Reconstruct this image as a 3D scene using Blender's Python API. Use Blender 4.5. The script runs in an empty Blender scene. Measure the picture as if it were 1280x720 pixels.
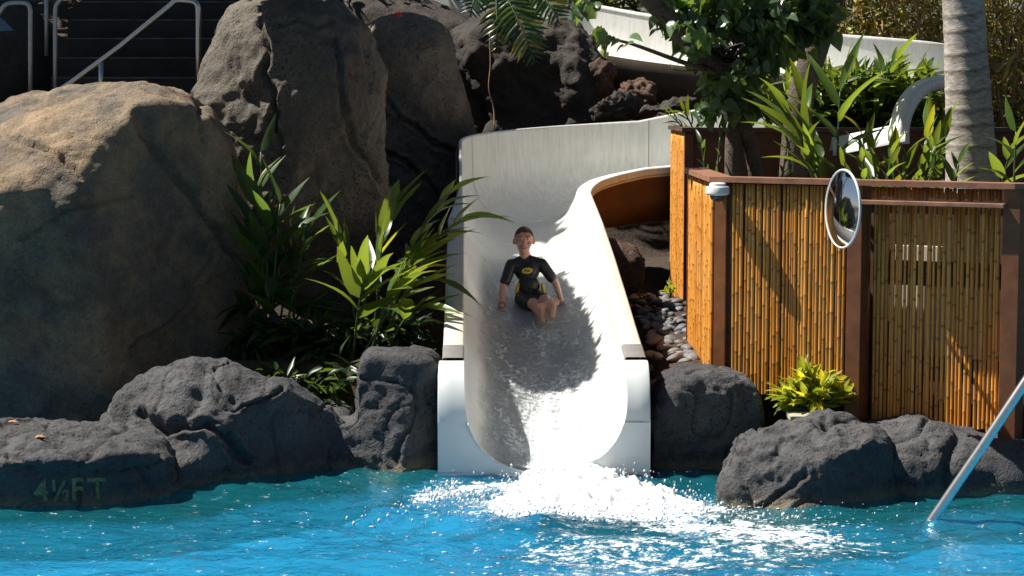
import bpy, bmesh, math, random
import numpy as np
from mathutils import Vector, Matrix
from mathutils.bvhtree import BVHTree

rng = np.random.default_rng(11)
random.seed(5)
R = math.radians
C = bpy.context.scene.collection

# ------------------------------------------------------------------ camera model (used to place things at their true depth)
CAM = np.array([0.0, -12.5, 2.45]); F = 2475.0; TH = math.atan(245 / F)
def P(px, py, Y):
    u = (px - 640) / F; v = -(py - 360) / F
    d = np.array([u, math.cos(TH) + v * math.sin(TH), -math.sin(TH) + v * math.cos(TH)])
    return CAM + d * ((Y - CAM[1]) / d[1])
def S(Y): return F / (Y + 12.5)          # pixels of the photograph per metre at depth Y

# ------------------------------------------------------------------ small helpers
def tag(o, label=None, cat=None, group=None, kind=None):
    if label: o['label'] = label
    if cat: o['category'] = cat
    if group: o['group'] = group
    if kind: o['kind'] = kind
    return o
def thing(name, label, cat, loc=(0, 0, 0), group=None):
    o = bpy.data.objects.new(name, None); C.objects.link(o)
    o.location = tuple(float(a) for a in loc); o.empty_display_size = 0.1
    return tag(o, label, cat, group)
def mesh(name, V, Fs, mat, parent=None, smooth=True, cols=None):
    """V (n,3) world coordinates, Fs list of index tuples or an (m,k) array"""
    V = np.asarray(V, dtype=np.float64).reshape(-1, 3)
    if parent is not None:
        V = V - np.array(parent.matrix_world_loc if hasattr(parent, 'matrix_world_loc') else wloc(parent))
    me = bpy.data.meshes.new(name)
    if isinstance(Fs, np.ndarray):
        k = Fs.shape[1]; m = len(Fs)
        me.vertices.add(len(V)); me.vertices.foreach_set('co', V.astype(np.float32).ravel())
        me.loops.add(m * k); me.loops.foreach_set('vertex_index', Fs.astype(np.int32).ravel())
        me.polygons.add(m); me.polygons.foreach_set('loop_start', np.arange(0, m * k, k, dtype=np.int32))
        me.update(calc_edges=True)
    else:
        me.from_pydata([tuple(v) for v in V], [], [tuple(int(i) for i in f) for f in Fs])
        me.update()
    me.validate()
    if smooth: me.polygons.foreach_set('use_smooth', np.ones(len(me.polygons), dtype=bool))
    if cols is not None:
        a = me.color_attributes.new('Col', 'FLOAT_COLOR', 'POINT')
        cc = np.ones((len(V), 4), dtype=np.float32); cc[:, :cols.shape[1]] = cols
        a.data.foreach_set('color', cc.ravel())
    if mat: me.materials.append(mat)
    o = bpy.data.objects.new(name, me); C.objects.link(o)
    if parent is not None: o.parent = parent
    return o
def wloc(o):
    l = np.array(o.location)
    while o.parent is not None:
        o = o.parent; l = l + np.array(o.location)
    return l

class MB:
    def __init__(s): s.v = []; s.f = []; s.c = []
    def add(s, V, Fs, col=(1, 1, 1)):
        b = len(s.v); V = [tuple(float(a) for a in v) for v in V]
        s.v += V; s.f += [tuple(int(i) + b for i in f) for f in Fs]; s.c += [col] * len(V)
    def box(s, a, b, col=(1, 1, 1), bevel=0.0):
        (x0, y0, z0), (x1, y1, z1) = a, b
        s.hexa([(x0, y0, z0), (x1, y0, z0), (x1, y1, z0), (x0, y1, z0), (x0, y0, z1), (x1, y0, z1), (x1, y1, z1), (x0, y1, z1)], col, bevel)
    def hexa(s, p, col=(1, 1, 1), bevel=0.0):
        fs = [(0, 3, 2, 1), (4, 5, 6, 7), (0, 1, 5, 4), (1, 2, 6, 5), (2, 3, 7, 6), (3, 0, 4, 7)]
        if bevel <= 0: s.add(p, fs, col); return
        bm = bmesh.new(); vs = [bm.verts.new(tuple(q)) for q in p]
        for f in fs: bm.faces.new([vs[i] for i in f])
        bmesh.ops.bevel(bm, geom=bm.edges[:], offset=bevel, segments=2, affect='EDGES', profile=0.6)
        bm.verts.index_update()
        s.add([v.co[:] for v in bm.verts], [[v.index for v in f.verts] for f in bm.faces], col); bm.free()
    def beam(s, a, b, w, h, up=(0, 0, 1), col=(1, 1, 1), bevel=0.004):
        """box beam from a to b, w across, h along up (centred)"""
        a = Vector(a); b = Vector(b); t = (b - a).normalized(); up = Vector(up)
        sd = t.cross(up).normalized(); u2 = sd.cross(t).normalized()
        q = []
        for e in (a, b):
            for (i, j) in ((-1, -1), (1, -1), (1, 1), (-1, 1)): q.append(e + sd * (i * w / 2) + u2 * (j * h / 2))
        p = [q[0], q[1], q[5], q[4], q[3], q[2], q[6], q[7]]
        s.hexa([tuple(x) for x in p], col, bevel)
    def tube(s, pts, r, n=10, col=(1, 1, 1), cap=True):
        pts = [Vector(tuple(float(a) for a in p)) for p in pts]; rs = r if hasattr(r, '__len__') else [r] * len(pts)
        V = []; Fs = []; ref = None
        for i, p in enumerate(pts):
            t = (pts[min(i + 1, len(pts) - 1)] - pts[max(i - 1, 0)]).normalized()
            if ref is None:
                ref = t.cross(Vector((0, 0, 1)) if abs(t.z) < .9 else Vector((1, 0, 0))).normalized()
            ref = (ref - t * ref.dot(t)).normalized(); b2 = t.cross(ref)
            for k in range(n):
                a = 2 * math.pi * k / n; V.append(p + (ref * math.cos(a) + b2 * math.sin(a)) * rs[i])
        for i in range(len(pts) - 1):
            for k in range(n):
                Fs.append((i * n + k, i * n + (k + 1) % n, (i + 1) * n + (k + 1) % n, (i + 1) * n + k))
        if cap: Fs.append(tuple(range(n))[::-1]); Fs.append(tuple((len(pts) - 1) * n + k for k in range(n)))
        s.add(V, Fs, col)
    def strip(s, rows, col=(1, 1, 1), close=False):
        n = len(rows[0]); V = [p for r in rows for p in r]; Fs = []
        for i in range(len(rows) - 1):
            for k in range(n - 1 + (1 if close else 0)):
                Fs.append((i * n + k, i * n + (k + 1) % n, (i + 1) * n + (k + 1) % n, (i + 1) * n + k))
        s.add(V, Fs, col)
    def ellipsoid(s, c, r, n=16, m=10, rot=None, col=(1, 1, 1)):
        V = []; Fs = []
        for i in range(m + 1):
            th = math.pi * i / m
            for k in range(n):
                a = 2 * math.pi * k / n
                q = Vector((r[0] * math.sin(th) * math.cos(a), r[1] * math.sin(th) * math.sin(a), r[2] * math.cos(th)))
                if rot is not None: q = rot @ q
                V.append((c[0] + q.x, c[1] + q.y, c[2] + q.z))
        for i in range(m):
            for k in range(n): Fs.append((i * n + k, (i + 1) * n + k, (i + 1) * n + (k + 1) % n, i * n + (k + 1) % n))
        s.add(V, Fs, col)
    def build(s, name, mat, parent=None, smooth=True, usecol=False):
        o = mesh(name, np.array(s.v), s.f, mat, parent, smooth, np.array(s.c) if usecol else None)
        return o
def autosmooth(o, ang=35):
    me = o.data; bm = bmesh.new(); bm.from_mesh(me)
    for e in bm.edges:
        if len(e.link_faces) == 2: e.smooth = e.calc_face_angle(0) < R(ang)
    bm.to_mesh(me); bm.free(); return o
def spline(pts, n=8):
    """Catmull-Rom through pts"""
    p = [np.array(q, float) for q in pts]; p = [2 * p[0] - p[1]] + p + [2 * p[-1] - p[-2]]; out = []
    for i in range(1, len(p) - 2):
        for k in range(n):
            t = k / n; a, b, c, d = p[i - 1], p[i], p[i + 1], p[i + 2]
            out.append(.5 * (2 * b + (c - a) * t + (2 * a - 5 * b + 4 * c - d) * t * t + (3 * b - a - 3 * c + d) * t ** 3))
    out.append(p[-2]); return out

# ------------------------------------------------------------------ vector noise
_T = rng.random((256,)) * 2 - 1
_PERM = rng.permutation(256)
def vnoise(p):
    i = np.floor(p).astype(np.int64); f = p - i; u = f * f * f * (f * (f * 6 - 15) + 10)
    def h(x, y, z): return _T[_PERM[(_PERM[(_PERM[x & 255] + y) & 255] + z) & 255]]
    x, y, z = i[..., 0], i[..., 1], i[..., 2]; r = 0
    for dx in (0, 1):
        wx = u[..., 0] if dx else 1 - u[..., 0]
        for dy in (0, 1):
            wy = u[..., 1] if dy else 1 - u[..., 1]
            for dz in (0, 1):
                wz = u[..., 2] if dz else 1 - u[..., 2]
                r = r + wx * wy * wz * h(x + dx, y + dy, z + dz)
    return r
def fbm(p, oct=4, gain=.5, lac=2.03):
    r = 0; a = 1.0; q = np.array(p, float)
    for _ in range(oct): r = r + a * vnoise(q); a *= gain; q = q * lac + 17.3
    return r
def ridged(p, oct=3):
    r = 0; a = 1.0; q = np.array(p, float)
    for _ in range(oct): r = r + a * (1 - np.abs(vnoise(q)) * 2.2); a *= .5; q = q * 2.1 + 9.1
    return r

# ------------------------------------------------------------------ materials
def newmat(name):
    m = bpy.data.materials.new(name); m.use_nodes = True; nt = m.node_tree
    for n in list(nt.nodes): nt.nodes.remove(n)
    out = nt.nodes.new('ShaderNodeOutputMaterial')
    return m, nt, out
def nd(nt, t, **kw):
    n = nt.nodes.new(t)
    for k, v in kw.items():
        if k in n.inputs: n.inputs[k].default_value = v
        else: setattr(n, k, v)
    return n
def coords(nt, scale=(1, 1, 1)):
    g = nd(nt, 'ShaderNodeNewGeometry'); m = nd(nt, 'ShaderNodeMapping'); m.inputs['Scale'].default_value = scale
    nt.links.new(g.outputs['Position'], m.inputs['Vector']); return m.outputs['Vector']
def noise(nt, vec, scale, detail=5, rough=.6):
    n = nd(nt, 'ShaderNodeTexNoise', Scale=scale, Detail=detail, Roughness=rough); nt.links.new(vec, n.inputs['Vector']); return n.outputs['Fac']
def ramp(nt, fac, stops):
    r = nd(nt, 'ShaderNodeValToRGB'); el = r.color_ramp.elements
    while len(el) < len(stops): el.new(.5)
    for e, (p, c) in zip(el, stops): e.position = p; e.color = (*c, 1) if len(c) == 3 else c
    nt.links.new(fac, r.inputs['Fac']); return r.outputs['Color']
def mixc(nt, fac, a, b, mode='MIX'):
    m = nd(nt, 'ShaderNodeMix', data_type='RGBA', blend_type=mode)
    for s, v in ((m.inputs[0], fac), (m.inputs[6], a), (m.inputs[7], b)):
        if isinstance(v, (int, float)): s.default_value = v
        elif isinstance(v, tuple): s.default_value = (*v, 1) if len(v) == 3 else v
        else: nt.links.new(v, s)
    return m.outputs[2]
def bump(nt, h, strength, dist, prev=None):
    b = nd(nt, 'ShaderNodeBump', Strength=strength, Distance=dist); nt.links.new(h, b.inputs['Height'])
    if prev is not None: nt.links.new(prev, b.inputs['Normal'])
    return b.outputs['Normal']
def bsdf(nt, out, col, rough=.6, normal=None, metal=0., spec=.5, **kw):
    b = nd(nt, 'ShaderNodeBsdfPrincipled'); b.inputs['Roughness'].default_value = rough if isinstance(rough, float) else .6
    if not isinstance(rough, float): nt.links.new(rough, b.inputs['Roughness'])
    if isinstance(col, tuple): b.inputs['Base Color'].default_value = (*col, 1)
    else: nt.links.new(col, b.inputs['Base Color'])
    b.inputs['Metallic'].default_value = metal; b.inputs['Specular IOR Level'].default_value = spec
    if normal is not None: nt.links.new(normal, b.inputs['Normal'])
    for k, v in kw.items(): b.inputs[k.replace('_', ' ')].default_value = v
    nt.links.new(b.outputs[0], out.inputs['Surface']); return b

def rockmat(name, dark, light, warm=None, pit=1.0, fine=1.0, wet=False, rough=.85):
    m, nt, out = newmat(name); v = coords(nt)
    n1 = noise(nt, v, 1.3, 6, .65); n2 = noise(nt, v, 9, 6, .7); n3 = noise(nt, v, 55, 4, .7)
    c = ramp(nt, n1, [(.3, dark), (.7, light)])
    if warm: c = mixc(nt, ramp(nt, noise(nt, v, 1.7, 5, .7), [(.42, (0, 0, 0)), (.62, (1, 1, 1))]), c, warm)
    c = mixc(nt, .55, c, ramp(nt, n2, [(.3, (.55, .55, .55)), (.68, (1.25, 1.25, 1.25))]), 'MULTIPLY')
    c = mixc(nt, .5, c, ramp(nt, n3, [(.32, (.5, .5, .5)), (.62, (1.2, 1.2, 1.2))]), 'MULTIPLY')
    vo = nd(nt, 'ShaderNodeTexVoronoi', Scale=30., Randomness=1.); nt.links.new(mixc(nt, .06, v, nd_noise_col(nt, v, 20)), vo.inputs['Vector'])
    pits = ramp(nt, vo.outputs['Distance'], [(.08, (0, 0, 0)), (.34, (1, 1, 1))])
    pmask = ramp(nt, noise(nt, v, 3.1, 3, .6), [(.38, (1, 1, 1)), (.56, (0, 0, 0))])
    pits = mixc(nt, 1.0, pits, pmask, 'LIGHTEN')
    c = mixc(nt, .55 * pit, c, mixc(nt, pits, (.4, .4, .4), (1., 1., 1.)), 'MULTIPLY')
    nrm = bump(nt, n2, .7 * fine, .06); nrm = bump(nt, pits, 1. * pit, .03, nrm); nrm = bump(nt, n3, .8 * fine, .022, nrm)
    rr = rough
    if wet:      # dark wet band with pale mineral crust just above the water line
        sp = nd(nt, 'ShaderNodeSeparateXYZ'); nt.links.new(coords(nt), sp.inputs[0])
        zz = nd(nt, 'ShaderNodeMath', operation='MULTIPLY_ADD'); nt.links.new(n2, zz.inputs[0]); zz.inputs[1].default_value = .22; nt.links.new(sp.outputs[2], zz.inputs[2])
        w = ramp(nt, zz.outputs[0], [(.14, (1, 1, 1)), (.33, (0, 0, 0))])
        c = mixc(nt, w, c, mixc(nt, 1.0, c, (.62, .62, .64), 'MULTIPLY'))
        cr = ramp(nt, zz.outputs[0], [(.10, (1, 1, 1)), (.19, (0, 0, 0))])
        c = mixc(nt, cr, c, mixc(nt, n2, (.13, .10, .06), (.34, .28, .19)))
        rr = ramp(nt, w, [(0., (.88,) * 3), (1., (.38,) * 3)])
    bsdf(nt, out, c, rr, nrm, spec=.35); return m
def nd_noise_col(nt, v, scale):
    n = nd(nt, 'ShaderNodeTexNoise', Scale=float(scale), Detail=2.); nt.links.new(v, n.inputs['Vector']); return n.outputs['Color']
def plain(name, col, rough=.5, var=.15, vscale=6., metal=0., bumpd=0., bscale=60., spec=.5):
    m, nt, out = newmat(name); v = coords(nt)
    c = mixc(nt, 1.0, col, ramp(nt, noise(nt, v, vscale, 5, .65), [(.3, (1 - var,) * 3), (.7, (1 + var,) * 3)]), 'MULTIPLY')
    nrm = bump(nt, noise(nt, v, bscale, 4, .6), .5, bumpd) if bumpd else None
    bsdf(nt, out, c, rough, nrm, metal, spec); return m
def leafmat(name, base, trans, rough=.38, tmix=.42):
    m, nt, out = newmat(name); a = nd(nt, 'ShaderNodeAttribute', attribute_name='Col')
    v = coords(nt)
    c = mixc(nt, 1.0, base, a.outputs['Color'], 'MULTIPLY')
    c = mixc(nt, .4, c, ramp(nt, noise(nt, v, 22, 3, .6), [(.3, (.6, .6, .6)), (.7, (1.3, 1.3, 1.2))]), 'MULTIPLY')
    t = mixc(nt, 1.0, trans, a.outputs['Color'], 'MULTIPLY')
    b = nd(nt, 'ShaderNodeBsdfPrincipled', Roughness=rough); nt.links.new(c, b.inputs['Base Color']); b.inputs['Specular IOR Level'].default_value = .5
    tr = nd(nt, 'ShaderNodeBsdfTranslucent'); nt.links.new(t, tr.inputs['Color'])
    mx = nd(nt, 'ShaderNodeMixShader', Fac=tmix); nt.links.new(b.outputs[0], mx.inputs[1]); nt.links.new(tr.outputs[0], mx.inputs[2])
    nt.links.new(mx.outputs[0], out.inputs['Surface']); return m
def attrmat(name, rough=.5, var=.2, vscale=(6, 6, 6), sc=6., bumpd=.0, spec=.4, base=None):
    m, nt, out = newmat(name); a = nd(nt, 'ShaderNodeAttribute', attribute_name='Col'); v = coords(nt, vscale)
    n = noise(nt, v, sc, 5, .65)
    c = mixc(nt, 1.0, a.outputs['Color'], ramp(nt, n, [(.3, (1 - var,) * 3), (.7, (1 + var,) * 3)]), 'MULTIPLY')
    bsdf(nt, out, c, rough, bump(nt, n, .4, bumpd) if bumpd else None, 0., spec); return m

M = {}
M['basalt'] = rockmat('basalt', (.062, .062, .066), (.128, .126, .128), wet=True, pit=.65)
M['basalt_dry'] = rockmat('basalt_dry', (.06, .06, .063), (.115, .113, .115), pit=.7)
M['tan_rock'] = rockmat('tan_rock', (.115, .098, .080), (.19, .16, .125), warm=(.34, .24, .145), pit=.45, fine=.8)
M['grey_rock'] = rockmat('grey_rock', (.125, .108, .088), (.225, .195, .155), pit=.8, fine=.9)
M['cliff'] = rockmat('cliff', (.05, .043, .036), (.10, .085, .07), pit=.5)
M['lava_red'] = rockmat('lava_red', (.10, .058, .04), (.18, .105, .07), pit=.8)
M['fibreglass'] = None
def fibreglass():
    m, nt, out = newmat('white_fibreglass'); v = coords(nt)
    n = noise(nt, v, 3, 6, .7); st = noise(nt, coords(nt, (14, 14, 1.6)), 2.2, 5, .6)
    c = mixc(nt, 1.0, (.80, .80, .77), ramp(nt, n, [(.3, (.92, .92, .90)), (.65, (1.03, 1.03, 1.03))]), 'MULTIPLY')
    c = mixc(nt, .8, c, ramp(nt, st, [(.3, (.82, .82, .78)), (.6, (1.02, 1.02, 1.02))]), 'MULTIPLY')
    bsdf(nt, out, c, .32, bump(nt, noise(nt, v, 9, 3, .5), .08, .02), spec=.45); return m
M['fibreglass'] = fibreglass()
M['cream'] = plain('cream_gelcoat', (.72, .66, .55), .45, .10, 5, bumpd=.002)
M['panel'] = plain('pale_gelcoat', (.72, .75, .74), .35, .06, 3)
M['hull_brown'] = plain('brown_hull', (.13, .062, .035), .7, .25, 5, bumpd=.003)
M['hull_tan'] = plain('tan_hull', (.17, .13, .095), .7, .2, 4)
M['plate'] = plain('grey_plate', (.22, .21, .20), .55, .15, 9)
M['dark_seam'] = plain('dark_seam', (.06, .055, .05), .8, .1)
M['steel'] = plain('brushed_steel', (.62, .62, .60), .32, .08, 30, metal=1.)
M['steel_dull'] = plain('painted_steel', (.46, .46, .46), .4, .12, 20, metal=.6)
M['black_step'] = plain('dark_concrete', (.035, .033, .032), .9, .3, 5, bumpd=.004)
M['step_nose'] = plain('pale_step_edge', (.16, .15, .14), .8, .5, 9)  # paler patchy strip along each step edge
M['soil'] = plain('mulch_soil', (.05, .033, .022), .95, .5, 25, bumpd=.02, bscale=40)
M['wood'] = attrmat('stained_wood', .55, .3, (1, 1, 1), 9., .002)
M['cane'] = attrmat('bamboo_cane', .38, .28, (30, 30, 1.2), 3., .0006, .5)
M['camera_white'] = plain('camera_white', (.72, .74, .74), .35, .04)
M['camera_glass'] = plain('camera_dark_dome', (.03, .035, .04), .08, .05)
M['rim_white'] = plain('mirror_rim', (.78, .79, .80), .4, .05)
def mirrormat():
    m, nt, out = newmat('mirror_glass'); v = coords(nt)
    r = ramp(nt, noise(nt, v, 12, 5, .7), [(.4, (.02,) * 3), (.7, (.12,) * 3)])
    bsdf(nt, out, (.72, .75, .80), r, None, 1.0); return m
M['mirror'] = mirrormat()
M['bark'] = rockmat('bark', (.10, .075, .055), (.22, .17, .13), pit=.2)
M['palm_bark'] = attrmat('palm_bark', .85, .45, (3, 3, 9), 6., .012)
M['stone'] = attrmat('river_stone', .6, .25, (1, 1, 1), 30., .002)
M['board'] = plain('pale_board', (.50, .38, .24), .6, .12, 12)
M['paint_cream'] = plain('added_cream_board', (.75, .66, .55), .6, .08)
M['blue'] = plain('blue_panel', (.10, .17, .26), .6, .1)
M['slab'] = plain('pale_slab', (.38, .36, .28), .85, .2, 14, bumpd=.004)
M['lettering'] = plain('faded_yellow_paint', (.19, .185, .095), .85, .6, 34)
M['straw'] = plain('dry_twig', (.28, .18, .09), .8, .3, 20)
M['dry_leaf'] = plain('dry_leaf', (.45, .22, .09), .7, .3, 40)
M['red_flower'] = plain('red_flower', (.6, .03, .02), .5, .1)
M['skin'] = None

# leaves
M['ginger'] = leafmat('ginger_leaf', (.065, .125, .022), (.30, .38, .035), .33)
M['ginger_shaded'] = leafmat('ginger_leaf_shaded', (.04, .085, .022), (.17, .26, .035))  # darker copy of the ginger leaf, with shade put into its colour
M['round_leaf'] = leafmat('round_leaf', (.10, .165, .08), (.30, .46, .05), .25, .33)
M['lime'] = leafmat('lime_leaf', (.28, .34, .022), (.70, .72, .06), .45)
M['philo'] = leafmat('split_leaf', (.045, .09, .035), (.15, .24, .03), .3, .3)
M['thicket'] = leafmat('bamboo_thicket_leaf', (.28, .26, .11), (.52, .50, .19), .6, .5)
M['thicket_green'] = leafmat('bamboo_thicket_green', (.14, .16, .045), (.36, .40, .07), .5, .5)
M['shrub'] = leafmat('dark_shrub_leaf', (.03, .06, .018), (.10, .16, .03), .4, .35)

# ------------------------------------------------------------------ world, sun, camera
SUN = Vector((-0.69, 0.155, 1.0))           # direction towards the sun
sc = bpy.context.scene
w = bpy.data.worlds.new('World'); sc.world = w; w.use_nodes = True
nt = w.node_tree; bg = nt.nodes['Background']
sky = nt.nodes.new('ShaderNodeTexSky'); sky.sky_type = 'NISHITA'; sky.sun_disc = False
sky.sun_elevation = math.atan2(SUN.z, math.hypot(SUN.x, SUN.y)); sky.sun_rotation = math.atan2(SUN.x, SUN.y)
nt.links.new(sky.outputs[0], bg.inputs['Color']); bg.inputs['Strength'].default_value = .032
sl = bpy.data.lights.new('sun', 'SUN'); sl.energy = 5.0; sl.angle = R(.5); sl.color = (1, .95, .87)
so = bpy.data.objects.new('sun', sl); C.objects.link(so); so.location = (-8, 3, 14)
so.rotation_euler = SUN.to_track_quat('Z', 'Y').to_euler()
cam = bpy.data.cameras.new('camera'); cam.sensor_width = 36; cam.lens = 36 * F / 1280; cam.clip_end = 600; cam.clip_start = .1
co = bpy.data.objects.new('camera', cam); C.objects.link(co); co.location = CAM; co.rotation_euler = (R(90) - TH, 0, 0)
sc.camera = co
sc.view_settings.view_transform = 'Standard'; sc.view_settings.look = 'None'; sc.view_settings.exposure = .75; sc.view_settings.gamma = 1
sc.cycles.max_bounces = 8; sc.cycles.diffuse_bounces = 3; sc.cycles.glossy_bounces = 3; sc.cycles.transparent_max_bounces = 12
sc.cycles.caustics_reflective = False; sc.cycles.caustics_refractive = False; sc.cycles.use_denoising = True

# ------------------------------------------------------------------ ground and pool
def sstep(a, b, x): t = np.clip((x - a) / (b - a), 0, 1); return t * t * (3 - 2 * t)
def gz(x, y):
    x = np.asarray(x, float); y = np.asarray(y, float)
    z = .52 + .03 * np.clip(y - .6, 0, 5) + .26 * np.clip(y - 5.5, 0, 8.5) + .05 * np.clip(y - 14, 0, 60)
    z = z - .75 * sstep(1.35, .80, y)
    z = z + 1.7 * sstep(-1.2, -2.4, x) * sstep(2.6, 4.5, y) * sstep(24, 9, y)
    dip = np.interp(y, [0, 1, 3, 6, 7.6, 9], [-.6, -.3, .15, .6, .8, 3]); xin = sstep(-.75, -.55, x) * sstep(np.where(y < 5, 1.05, 4.6), np.where(y < 5, .92, 4.2), x)
    z = np.where(y < 8.6, z * (1 - xin) + np.minimum(z, dip) * xin, z)
    return z
def gridmesh(name, xs, ys, zf, mat, hole=None, colf=None, zcut=None):
    X, Y = np.meshgrid(xs, ys); Z = zf(X, Y); n = len(xs)
    V = np.stack([X, Y, Z], -1).reshape(-1, 3); i, j = np.meshgrid(np.arange(n - 1), np.arange(len(ys) - 1))
    a = (j * n + i).ravel(); Q = np.stack([a, a + 1, a + n + 1, a + n], 1)
    if zcut is not None:
        zz = Z[:-1, :-1].ravel(); Q = Q[zz > zcut]
    if hole:
        cx = (X[:-1, :-1] + X[1:, 1:]).ravel() / 2; cy = (Y[:-1, :-1] + Y[1:, 1:]).ravel() / 2
        Q = Q[~((cx > hole[0]) & (cx < hole[1]) & (cy > hole[2]) & (cy < hole[3]))]
    return mesh(name, V, Q, mat, cols=None if colf is None else colf(V[:, 0], V[:, 1]))
PX0, PX1, PY0, PY1 = -14., 14., -10.6, .75
def pieces(*segs):
    out = []
    for a, b, st in segs: out += list(np.linspace(a, b, max(2, int(round((b - a) / st)) + 1))[:-1])
    return np.array(out + [segs[-1][1]])
gx = pieces((-300, -40, 40), (-40, PX0, 4), (PX0, -6, 1), (-6, 7, .12), (7, PX1, 1), (PX1, 40, 4), (40, 300, 40))
gy = pieces((-300, -40, 40), (-40, PY0, 4), (PY0, PY1, 1.2), (PY1, 8, .1), (8, 16, .4), (16, 40, 3), (40, 300, 40))
def zground(X, Y):
    z = gz(X, Y) + .025 * fbm(np.stack([X * 3, Y * 3, X * 0], -1), 4) * (np.abs(X) < 20)
    return z
tag(gridmesh('ground', gx, gy, zground, M['soil'], (PX0, PX1, PY0, PY1)), kind='structure')
def poolmat():
    m, nt, out = newmat('pool_plaster'); v = coords(nt)
    c = ramp(nt, noise(nt, v, 2.2, 4, .6), [(.3, (.004, .26, .66)), (.7, (.02, .44, .90))])
    bsdf(nt, out, c, .8, None); return m
M['pool'] = poolmat()
D = -.30
def zbasin(X, Y):
    e = fbm(np.stack([X * 1.1, X * 0 + 4, X * 0], -1), 3)
    z = D + (D * -1 + .02) * sstep(-.55 + .28 * e, PY1, Y) + .02 * fbm(np.stack([X * 2.5, Y * 2.5, X * 0], -1), 3)
    return np.where((Y >= PY1 - 1e-6), np.maximum(z, .0), z)
tag(gridmesh('pool_basin', pieces((PX0, -5, .5), (-5, 5, .08), (5, PX1, .5)), pieces((PY0, -3, .4), (-3, PY1, .06)), zbasin, M['pool']), kind='structure')
def watermat():
    m, nt, out = newmat('pool_water'); v = coords(nt, (1, 1.5, 1))
    n1 = noise(nt, v, 5.5, 4, .6); n2 = noise(nt, v, 19, 3, .6)
    nrm = bump(nt, n1, .5, .06); nrm = bump(nt, n2, .5, .012, nrm)
    lw = nd(nt, 'ShaderNodeLayerWeight', Blend=.5); nt.links.new(nrm, lw.inputs['Normal'])
    tint = ramp(nt, lw.outputs['Facing'], [(.45, (.92, 1, 1)), (.85, (.62, .94, 1)), (1., (.30, .75, .95))])
    tr = nd(nt, 'ShaderNodeBsdfTransparent'); nt.links.new(tint, tr.inputs['Color'])
    gl = nd(nt, 'ShaderNodeBsdfGlossy', Roughness=.03); nt.links.new(nrm, gl.inputs['Normal'])
    df = nd(nt, 'ShaderNodeBsdfDiffuse'); df.inputs['Color'].default_value = (.02, .34, .42, 1)
    fr = nd(nt, 'ShaderNodeFresnel', IOR=1.33); nt.links.new(nrm, fr.inputs['Normal'])
    rf = nd(nt, 'ShaderNodeBsdfRefraction', IOR=1.33, Roughness=.0); nt.links.new(tint, rf.inputs['Color']); nt.links.new(nrm, rf.inputs['Normal'])
    tm = nd(nt, 'ShaderNodeMixShader', Fac=.42); nt.links.new(tr.outputs[0], tm.inputs[1]); nt.links.new(rf.outputs[0], tm.inputs[2])
    m0 = nd(nt, 'ShaderNodeMixShader', Fac=.20); nt.links.new(tm.outputs[0], m0.inputs[1]); nt.links.new(df.outputs[0], m0.inputs[2])
    mx = nd(nt, 'ShaderNodeMixShader'); nt.links.new(fr.outputs[0], mx.inputs[0]); nt.links.new(m0.outputs[0], mx.inputs[1]); nt.links.new(gl.outputs[0], mx.inputs[2])
    at = nd(nt, 'ShaderNodeAttribute', attribute_name='Col'); g = coords(nt, (1, 1.35, 1))
    f1 = noise(nt, g, 11, 6, .72); f2 = noise(nt, g, 48, 4, .7)
    ad = nd(nt, 'ShaderNodeMath', operation='MULTIPLY_ADD'); nt.links.new(f2, ad.inputs[0]); ad.inputs[1].default_value = .5; nt.links.new(f1, ad.inputs[2])
    su = nd(nt, 'ShaderNodeMath', operation='ADD'); nt.links.new(ad.outputs[0], su.inputs[0]); nt.links.new(at.outputs['Fac'], su.inputs[1])
    fo = ramp(nt, su.outputs[0], [(.90, (0, 0, 0)), (1.26, (.95,) * 3)])
    wf = nd(nt, 'ShaderNodeBsdfDiffuse'); wf.inputs['Color'].default_value = (.85, .90, .93, 1); nt.links.new(nrm, wf.inputs['Normal'])
    m2 = nd(nt, 'ShaderNodeMixShader'); nt.links.new(fo, m2.inputs[0]); nt.links.new(mx.outputs[0], m2.inputs[1]); nt.links.new(wf.outputs[0], m2.inputs[2]); mx = m2
    nt.links.new(mx.outputs[0], out.inputs['Surface']); return m
M['water'] = watermat()
def foamcol(x, y):
    y = np.asarray(y); cx = .38 + .14 * np.clip(-y, 0, 2.5); hw = .30 + .50 * np.clip(-y, 0, 2)
    a = np.clip(1.15 - np.abs(x - cx) / hw, 0, 1) * sstep(-1.5, -.95, y) * sstep(.3, .1, y)
    t = np.clip((x - .8) / 1.3, 0, 1); tr = np.exp(-((y + 1.25 + .75 * t) / (.25 + .2 * t)) ** 2) * sstep(.5, .9, x) * sstep(2.2, 1.5, x)
    tl = np.exp(-((y + .42 + .10 * np.sin(x * 9)) / .13) ** 2) * sstep(-.68, -.55, x) * sstep(.3, .1, x)
    br = .15 * np.exp(-((y + 2.1) / .5) ** 2) * sstep(-.2, .3, x) * sstep(1.9, 1.3, x)
    f = np.clip(np.maximum(np.maximum(a * .62, tr * .23), np.maximum(tl * .26, br)), 0, .62)
    return np.repeat(f[:, None], 3, 1)
def zwater(X, Y):
    p = np.stack([X * 1.6, Y * 2.6, X * 0 + 3.1], -1)
    d = np.hypot(X - .45, (Y + .6) * 1.1)
    amp = .021 + .024 * np.exp(-(d / 1.6) ** 2)
    z = amp * fbm(p, 2) + .55 * amp * fbm(p * 3.1 + 5, 3)
    return z
tag(gridmesh('pool_water', pieces((PX0, -4.5, .2), (-4.5, 4.5, .035), (4.5, PX1, .2)), pieces((PY0, -3.6, .2), (-3.6, PY1, .025)), zwater, M['water'], colf=foamcol), kind='structure')

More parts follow.
